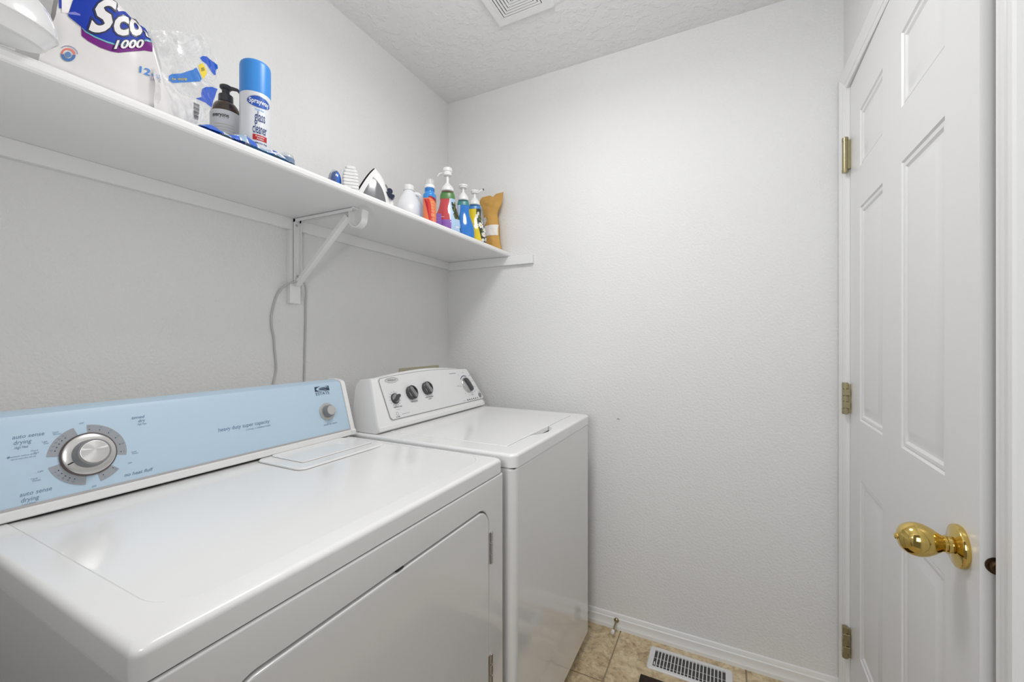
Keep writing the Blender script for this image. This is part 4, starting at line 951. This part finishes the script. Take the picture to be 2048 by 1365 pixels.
def kface(s, v, side):
    h = .003 + .271 * v; a, b = interp(kl, h), interp(kr, h); u = a + (b - a) * s
    th = .026 * (sin(pi * min(max(s, 0), 1)) ** .55) * (max(0, 1 - max(0, (v - .55) / .45) ** 1.3)) ** 1.0 * (.75 + .25 * min(1, v * 6)) + .0008
    p = Vector((u * 22, h * 22, side * 3)); n_ = noise.noise(p) * .0035 + noise.noise(p * 2.3) * .0022 + abs(noise.noise(p * 1.1 + Vector((5, 2, 1)))) * .004 - .002
    topdip = 0
    if v > .93: topdip = -.012 * max(0, 1 - abs(u - .004) / .018) * (v - .93) / .07
    th += n_ * min(1, 6 * s, 6 * (1 - s)) * 1.3
    P_ = Vector((kx, ky, SZ)) + eK * u + kn_ * side * max(th, .0005) + Vector((0, 0, h + topdip)); P_.y = min(P_.y, YF - .003); return P_[:]
m_ = MB().sheet(26, 44, lambda s, v: kface(s, v, 1)); m_.sheet(26, 44, lambda s, v: kface(s, v, -1))
M_kraft = mat('kraft_paper', srgb(206, 160, 84), .75, bump=(55, .5, .003, 4))
kb_ = obj('bag_body', m_, M_kraft, t, angle=60, wn=False)
def kfn(u, h, o_=0):
    v = (h - .003) / .271; a, b = interp(kl, h), interp(kr, h); p = Vector(kface((u - a) / (b - a), v, 1)) + kn_ * (.0012 + o_); return p[:]
m_ = MB(); poly(m_, [(-.041, .074), (.040, .074), (.040, .124), (-.041, .124)], kfn, .0004, L=.006)
obj('label', m_, mat('peach_white_label', (.86, .83, .80), .6), t, angle=60, wn=False)
m_ = MB(); poly(m_, ell(-.032, .150, .0155, .018, 20), kfn, .0006, L=.006)
poly(m_, ring_seg(-.032, .150, .009, .0105, 0, 1.98 * pi), kfn, .0012, 1)
for k in range(3): text_box(m_, 'natural goods', kfn, -.032, .155 - .006 * k, w=.018, h=.0022, align='C', mi=1, off=.0012)
obj('round_sticker', m_, [M_paper, M_ink2], t, angle=60, wn=False)

# --- clear-wrapped pack of toilet rolls, torn open at its right end
t = thing('toilet_roll_pack', (-1.03, .40, SZ), 'torn plastic pack of toilet rolls with a big blue and purple print', 'toilet paper')
def pk_top(y): return interp([(1.815, .20), (1.830, .27), (1.812, .335), (1.7955, .362), (1.7860, .380), (1.774, .3905), (1.742, .3985), (1.716, .4060), (1.702, .4160), (1.690, .430)], y)
def pk_x(y, z):
    yy = (y - .235) / .088; b = abs(cos(pi * yy)) ** .8
    tz = max(0, (z - (pk_top(y) - .03)) / .03); p = Vector((y * 30, z * 22, 0))
    return -.9345 + .0028 * b * (1 if y < .36 else .5) - .018 * min(1, tz) ** 2.2 + .0010 * noise.noise(p) + (-.016 * max(0, (y - .402) / .028) ** 1.6 if y > .402 else 0)
pkf = lambda y, z, o_=0.0: (pk_x(y, min(z, pk_top(y) - .0005)) + .0006 + o_, y, z)
m_ = MB(); NY, NZ = 44, 26
def pkback(y): return -1.065
def yl(y, z): return .430 - (.430 - y) * (.430 - interp([(.243, SZ), (.248, 1.675), (.262, 1.72), (.2665, 1.76), (.268, 1.84)], z)) / .166
cols = []
for i in range(NY + 1):
    y = .2640 + (.430 - .2640) * i / NY; zt = pk_top(y); col = []
    for j in range(NZ + 1): z = SZ + (zt - SZ) * j / NZ; y2 = yl(y, z); col.append((pk_x(y2, z), y2, z))
    for j in range(1, 9): q = j / 8; col.append((pk_x(y, zt) * (1 - q) + pkback(y) * q, yl(y, zt), zt + .006 * sin(pi * q) + .002 * noise.noise(Vector((y * 40, q * 5, 3)))))
    col.append((pkback(y), yl(y, SZ), SZ)); cols.append(col)
m_.loops(cols, True, True)
M_wrap = mat('white_wrap_film', (.74, .725, .72), .28, coat=.35, bump=(26, .12, .004, 2))
bd = obj('wrapped_rolls', m_, M_wrap, t, angle=50, wn=False)
PK_POLY = {'blue': [(0.282, 1.7611), (0.2774, 1.7387), (0.2763, 1.7331), (0.2786, 1.7315), (0.2861, 1.7391), (0.2902, 1.7363), (0.2914, 1.7249), (0.2962, 1.7216), (0.3078, 1.7197), (0.3223, 1.721), (0.3327, 1.7234), (0.3489, 1.7336), (0.3772, 1.7597), (0.3869, 1.7641), (0.3877, 1.7829), (0.3824, 1.7894), (0.3743, 1.7902), (0.36, 1.7964), (0.3475, 1.8016), (0.342, 1.8046), (0.3301, 1.8079), (0.2896, 1.778)], 'purple': [(0.2914, 1.7273), (0.292, 1.7107), (0.2998, 1.7067), (0.314, 1.7049), (0.3281, 1.7069), (0.338, 1.7108), (0.3544, 1.7231), (0.3751, 1.7385), (0.3869, 1.7431), (0.3877, 1.7664), (0.3468, 1.7384), (0.314, 1.7225)], 'teal': [(0.2918, 1.7235), (0.2962, 1.7191), (0.3078, 1.7172), (0.3223, 1.7181), (0.3327, 1.7204), (0.3489, 1.7306), (0.3772, 1.7565), (0.3869, 1.7604), (0.3877, 1.7682), (0.3489, 1.7371), (0.3223, 1.7244)], 'white1': [(0.269, 1.7627), (0.269, 1.732), (0.2769, 1.7375), (0.282, 1.7611), (0.2838, 1.7737)], 'sliver': [(0.2651, 1.7598), (0.2662, 1.7371), (0.269, 1.739), (0.269, 1.7627)], 'white2': [(0.3262, 1.805), (0.3281, 1.7945), (0.3327, 1.7893), (0.338, 1.7819), (0.3523, 1.7954), (0.3414, 1.8042), (0.3334, 1.8103)], 'curl': [(0.2774, 1.7387), (0.2763, 1.7355), (0.2838, 1.7415), (0.2902, 1.7419), (0.2902, 1.7444), (0.2838, 1.7439)]}
PK_QUAD = {'S': [(0.2992, 1.7186), (0.3307, 1.7418), (0.3374, 1.803), (0.3053, 1.778)], 'c': [(0.3307, 1.7358), (0.3516, 1.7485), (0.353, 1.7845), (0.3321, 1.77)], 'o': [(0.3523, 1.7498), (0.3736, 1.7628), (0.3736, 1.7987), (0.3537, 1.7859)], 't': [(0.3743, 1.7632), (0.3854, 1.7659), (0.3884, 1.7962), (0.3795, 1.7937)], '1000': [(0.3314, 1.7123), (0.374, 1.7423), (0.374, 1.7576), (0.3327, 1.7285)], '12': [(0.3678, 1.6947), (0.3824, 1.6958), (0.3847, 1.7089), (0.3685, 1.7067)], 'ROLLS': [(0.3847, 1.697), (0.3976, 1.6997), (0.3983, 1.7066), (0.3854, 1.7029)], 'LARGE': [(0.3839, 1.6893), (0.3991, 1.6931), (0.3991, 1.6996), (0.3847, 1.6952)]}
FLM = {'outline': [(-0.0063, 1.7832), (0.0187, 1.7999), (0.0407, 1.8143), (0.0825, 1.841), (0.115, 1.8553), (0.1287, 1.8438), (0.1458, 1.8371), (0.1545, 1.8287), (0.1531, 1.8112), (0.1429, 1.7915), (0.1386, 1.778), (0.1516, 1.7684), (0.1472, 1.7439), (0.1358, 1.7189), (0.115, 1.6894), (0.1017, 1.6688)], 'strip': [(0.0274, 1.7187), (0.0351, 1.7274), (0.0546, 1.7408), (0.0738, 1.7591), (0.0913, 1.7765), (0.0991, 1.7712), (0.107, 1.7626), (0.0991, 1.7525), (0.0641, 1.7289), (0.0351, 1.7101), (0.0274, 1.7101)], 'yellow': [(0.0952, 1.7842), (0.1083, 1.797), (0.1191, 1.7893), (0.1191, 1.7808), (0.111, 1.7651), (0.1043, 1.7714)], 'blueA': [(0.0991, 1.8013), (0.1083, 1.8117), (0.1177, 1.817), (0.1343, 1.8185), (0.1516, 1.8212), (0.1531, 1.8145), (0.1429, 1.8046), (0.1415, 1.7928), (0.1372, 1.7901), (0.126, 1.7958), (0.1177, 1.8011), (0.107, 1.8003)], 'blueB': [(0.103, 1.7393), (0.1177, 1.7524), (0.1358, 1.7633), (0.1487, 1.7667), (0.1443, 1.7488), (0.14, 1.7376), (0.1315, 1.7166), (0.1177, 1.7174), (0.1043, 1.714), (0.0888, 1.7113), (0.1017, 1.7219)], 'bar': [(0.08, 1.6971), (0.0901, 1.7018), (0.0991, 1.7037), (0.1004, 1.6889), (0.0991, 1.6685), (0.08, 1.6626)], '2x': [(0.0329, 1.7145), (0.0677, 1.7351), (0.0677, 1.7421), (0.0329, 1.7183)], '000': [(0.1057, 1.7775), (0.1137, 1.7847), (0.111, 1.7904), (0.1043, 1.7839)]}
m_ = MB(); LL = .007
for k_, mi, o_ in (('purple', 1, .0002), ('teal', 2, .0005), ('blue', 0, .0008), ('white1', 3, .0003), ('sliver', 0, .0003), ('white2', 3, .0011), ('curl', 5, .0011)): poly(m_, PK_POLY[k_], pkf, o_, mi, L=LL)
PK_QUAD['t'] = [(.3743, 1.7632), (.3850, 1.7670), (.3868, 1.7785), (.3770, 1.7840)]
for ch in 'Scot':
    text_quad(m_, ch, PK_QUAD[ch], pkf, bold=.075, shear=.15 if ch == 'S' else 0, mi=4, off=.0014, L=LL, ref=.035); text_quad(m_, ch, PK_QUAD[ch], pkf, bold=.035, shear=.15 if ch == 'S' else 0, mi=3, off=.0018, L=LL)
text_quad(m_, '1000', PK_QUAD['1000'], pkf, bold=.09, shear=.2, mi=4, off=.0014, L=LL, ref=.03); text_quad(m_, '1000', PK_QUAD['1000'], pkf, bold=.03, shear=.2, mi=3, off=.0018, L=LL)
text_quad(m_, '12', PK_QUAD['12'], pkf, bold=.02, mi=6, off=.0008); text_quad(m_, 'ROLLS', PK_QUAD['ROLLS'], pkf, mi=6, off=.0008); text_quad(m_, 'LARGE', PK_QUAD['LARGE'], pkf, mi=7, off=.0008)
lc = (.2763, 1.6705); mu = lambda a0, a1, r0, r1: [(lc[0] + (p[0]) * .0082, lc[1] + p[1] * .0105 + p[0] * .0045) for p in ring_seg(0, 0, r0, r1, a0, a1, 14)]
poly(m_, mu(-.2, pi + .2, .75, 1.0), pkf, .0006, 8); poly(m_, mu(pi, 2 * pi, .6, 1.05), pkf, .0007, 9); poly(m_, mu(0, 1.98 * pi, .0, .45), pkf, .0008, 9); poly(m_, mu(.1, pi * .75, 1.25, 1.4), pkf, .0006, 7)
M_pkblue = mat('strong_blue_print', srgb(2, 50, 164), .5, spec=.3)
obj('printed_front', m_, [M_pkblue, mat('violet_print', srgb(112, 8, 122), .5, spec=.3), mat('teal_line_print', srgb(110, 180, 190), .3), mat('white_print', (.80, .78, .78), .3, coat=.2), mat('dark_outline_print', srgb(34, 38, 66), .3), mat('lavender_print', srgb(128, 130, 206), .3), mat('light_blue_print', srgb(70, 140, 220), .3), mat('lilac_grey_print', srgb(150, 146, 176), .4), mat('orange_red_print', srgb(220, 110, 90), .4), mat('steel_blue_print', srgb(60, 110, 168), .4)], bd, angle=50, wn=False, normals=False)

# crumpled clear film of the opened end
def film_mat(name, col, a, rough=.18, bs=.6):
    m = bpy.data.materials.new(name); m.use_nodes = True; nt = m.node_tree; b = nt.nodes['Principled BSDF']; L = nt.links.new
    b.inputs['Base Color'].default_value = (*col, 1); b.inputs['Roughness'].default_value = rough; b.inputs['Coat Weight'].default_value = 1.0; b.inputs['Coat Roughness'].default_value = .05
    tr = nt.nodes.new('ShaderNodeBsdfTransparent'); mx = nt.nodes.new('ShaderNodeMixShader'); out = nt.nodes['Material Output']
    tc = nt.nodes.new('ShaderNodeTexCoord'); n = nt.nodes.new('ShaderNodeTexNoise'); n.inputs['Scale'].default_value = 14; n.inputs['Detail'].default_value = 2; n.inputs['Distortion'].default_value = 3.0
    rp = nt.nodes.new('ShaderNodeMapRange'); rp.inputs[1].default_value = .35; rp.inputs[2].default_value = .7; rp.inputs[3].default_value = max(a - .18, 0.04); rp.inputs[4].default_value = min(a + .25, 1)
    bp = nt.nodes.new('ShaderNodeBump'); bp.inputs['Strength'].default_value = bs; bp.inputs['Distance'].default_value = .005
    L(tc.outputs['Object'], n.inputs[0]); L(n.outputs[0], rp.inputs[0]); L(n.outputs[0], bp.inputs['Height']); L(bp.outputs[0], b.inputs['Normal'])
    L(rp.outputs[0], mx.inputs[0]); L(tr.outputs[0], mx.inputs[1]); L(b.outputs[0], mx.inputs[2]); L(mx.outputs[0], out.inputs[0])
    return m
M_film = film_mat('clear_crumpled_film', (.88, .88, .89), .33, .12, .6)
M_film2 = film_mat('cloudy_film', (.84, .83, .83), .72, .2, .35)
A0 = Vector((-.932, .392, 0)); AE = Vector((-.068, .153, 0)).normalized(); AN = Vector((AE.y, -AE.x, 0))
def crumple(s, z): 
    p = Vector((s * 20 + z * 9, z * 16, 1.7)); return .0050 * noise.noise(p) + .0046 * abs(noise.noise(p * 1.9)) + .0012 * abs(noise.noise(p * 4.1)) - .002
def flf(s, z, o_=0.0):
    q = A0 + AE * s + AN * (o_ + crumple(s, z) + .012 * sin(pi * min(1, max(0, s / .15))) ** 1 * min(1, max(0, (1.80 - z) / .16)) * 0); return (q.x, q.y, z)
FT = [(1.780, -.012), (1.7832, -.0063), (1.7999, .0187), (1.8143, .0407), (1.8410, .0825), (1.8545, .1120), (1.8460, .1260), (1.8371, .1430)]
def f_right(z): return interp([(.090, 1.634), (.102, 1.66), (.117, 1.690), (.136, 1.719), (.1472, 1.744), (.1516, 1.7684), (.1400, 1.778), (.1429, 1.7915), (.1531, 1.8112), (.1530, 1.8287), (.1440, 1.8371), (.128, 1.846), (.1130, 1.8553)], z)
def f_left(z): return interp([(.016, 1.634), (.014, 1.735), (-.006, 1.775), (-.008, 1.780), (.0187, 1.7999), (.0407, 1.8143), (.0825, 1.8410), (.1120, 1.8553)], z)
def film(d0, wob, k):
    def g(u, v):
        z = SZ + .0008 + (1.8545 - SZ) * v; a, b = f_left(z), f_right(z); s = a + (b - a) * u
        p = flf(s, z, 0); q = Vector(p) - AN * (d0 * sin(pi * u) ** .5 * min(1, 3 * v + .35) * min(1, 3.5 * (1 - v)) + (wob * noise.noise(Vector((s * 40, z * 40, k))) if d0 else 0)); return q[:]
    return g
obj('clear_film', MB().sheet(50, 60, film(0, 0, 0)), M_film, t, angle=180, wn=False)
obj('film_back', MB().sheet(30, 36, film(.075, .006, 3)), M_film, t, angle=180, wn=False)
# rolls still inside the torn end show whitish through the film
for (rx, ry, rh) in ((-1.035, .462, .1), (-1.130, .500, .1)):
    ro_ = obj('roll', MB().lathe([(.020, 0), (.050, 0), (.052, .002), (.052, rh - .030), (.050, rh - .028), (.020, rh - .028), (.020, 0)], (rx, ry, SZ), 36, cap=False), mat('tissue_paper', (.84, .84, .83), .9, bump=(180, .3, .001, 2)), t, angle=40)
m_ = MB()
g_ = lambda u, v: flf(-.006 + (.090 + .012 * v) * u, SZ + .001 + (.078 - .016 * u + .005 * sin(u * 9)) * v, .0012)
m_.sheet(24, 12, g_); obj('cloudy_fold', m_, M_film2, t, angle=180, wn=False)
m_ = MB()
for k_, mi, o_ in (('strip', 0, .0012), ('yellow', 1, .0014), ('blueA', 2, .0014), ('blueB', 2, .0014), ('bar', 3, .0012)): poly(m_, FLM[k_], flf, o_, mi, L=.006)
text_quad(m_, '2x more', FLM['2x'], flf, bold=.02, mi=4, off=.0019); text_quad(m_, '000', FLM['000'], flf, bold=.0, mi=5, off=.0019)
for k in range(13):
    z = 1.668 + .0026 * k; poly(m_, [(.0830, z), (.0960, z + .0022), (.0960, z + .0022 + .0010 + .0004 * (k % 3)), (.0830, z + .0010 + .0004 * (k % 3))], flf, .0018, 5)
obj('film_print', m_, [mat('mid_blue_print', srgb(58, 124, 206), .25, coat=.5), mat('yellow_print', srgb(240, 212, 62), .3), mat('folded_blue_print', srgb(26, 84, 196), .2, coat=1.0), mat('barcode_white', (.74, .75, .76), .3, coat=.4), mat('gold_print', srgb(206, 190, 90), .4), M_ink], t, angle=180, wn=False, normals=False)
# torn flap lying along the front edge of the shelf
def flap(u, v, o_=0):
    y = .455 + .205 * u; hgt = .0180 * (sin(pi * min(1, u * 1.02)) ** .5) * (1 + .35 * sin(u * 17)) + .0015
    p = Vector((y * 60, v * 3, 7)); x = -.913 - .030 * v + .0035 * noise.noise(p)
    return (x, y, SZ + .0006 + max(0, hgt * sin(pi * (.08 + .80 * v)) ** 1.2 + .0015 * noise.noise(p * 1.7)))
m_ = MB(); NU, NV = 56, 12; vs = [flap(i / NU, j / NV) for i in range(NU + 1) for j in range(NV + 1)]
for i in range(NU):
    for j in range(NV):
        u = (i + .5) / NU; v = (j + .5) / NV; c_ = noise.noise(Vector((u * 9, v * 2.5, 4))) + .25 * sin(u * 23 + v * 4)
        mi = 0 if (c_ > .05 or u < .18) else (1 if c_ > -.16 else 2)
        if u > .55 and v > .5 and c_ > -.3: mi = 3
        m_.f.append(tuple(len(m_.v) * 0 + q for q in (i * (NV + 1) + j, (i + 1) * (NV + 1) + j, (i + 1) * (NV + 1) + j + 1, i * (NV + 1) + j + 1))); m_.m.append(mi)
m_.v = [tuple(v) for v in vs]
obj('torn_flap', m_, [mat('flap_blue_print', srgb(24, 92, 206), .25, coat=.5), M_pwhite, mat('grey_blue_print', srgb(150, 176, 200), .3), mat('pale_blue_film', srgb(110, 184, 238), .3)], t, angle=180, wn=False)

# --- dark green bottle left of the pack
cx, cy = -1.104, .300
t = thing('green_bottle', (cx, cy, SZ), 'dark green bottle behind the roll pack, showing between it and the white appliance', 'bottle')
obj('bottle_body', MB().lathe(smooth_prof([(.024, 0), (.027, .004), (.027, .14), (.0265, .19), (.018, .218), (.011, .230), (.0105, .245)]), (cx, cy, SZ), 32), mat('dark_green_plastic', srgb(50, 62, 54), .3), t, angle=50)
obj('cap', MB().lathe([(.0125, .243), (.0130, .244), (.0130, .262), (.0120, .264)], (cx, cy, SZ), 24), M_kdark, t, angle=30)

# --- white rounded appliance overhanging the shelf's front edge
t = thing('plastic_appliance', (-.915, .13, SZ), 'glossy white round-nosed plastic appliance jutting over the shelf edge, top left', 'appliance')
def nose(i, z, x0=-.938, x1=-.838, ye=.252, yb=.012):
    pts = []; hw = max((x1 - x0) / 2 - i, .004); xm = (x0 + x1) / 2; e_ = ye - i; 
    for k in range(25):
        a = pi * k / 24; pts.append((xm + hw * cos(a) * 1.0, e_ - .110 + .110 * (abs(sin(a)) ** .85), z))
    pts += [(xm - hw, yb + i, z), (xm + hw, yb + i, z)]
    return pts
ls = [nose(.018, SZ), nose(.014, SZ + .0015), nose(.0015, SZ + .0195), nose(0, SZ + .0215), nose(.0005, SZ + .030), nose(.003, SZ + .042), nose(.008, SZ + .056), nose(.015, SZ + .068), nose(.026, SZ + .075), nose(.040, SZ + .078)]
ab = obj('housing', MB().loops(ls, True, True), mat('glossy_white_plastic', (.78, .78, .79), .14, coat=.6), t, angle=30)
sl = MB()
sl.loops([[(x, y, SZ + q) for x, y in rrect(-.885, -.864, .120, .175, .008, 5)] for q in (-.0008, .001)], True, True)
obj('slot_shade', sl, M_kdark, ab)  # dark patch standing in for the shaded slot in the underside
sl = MB().loops([nose(-.0004, SZ + .0205), nose(-.0010, SZ + .0212), nose(-.0004, SZ + .0222)], True, True)
obj('seam_bead', sl, M_pwhite, ab)
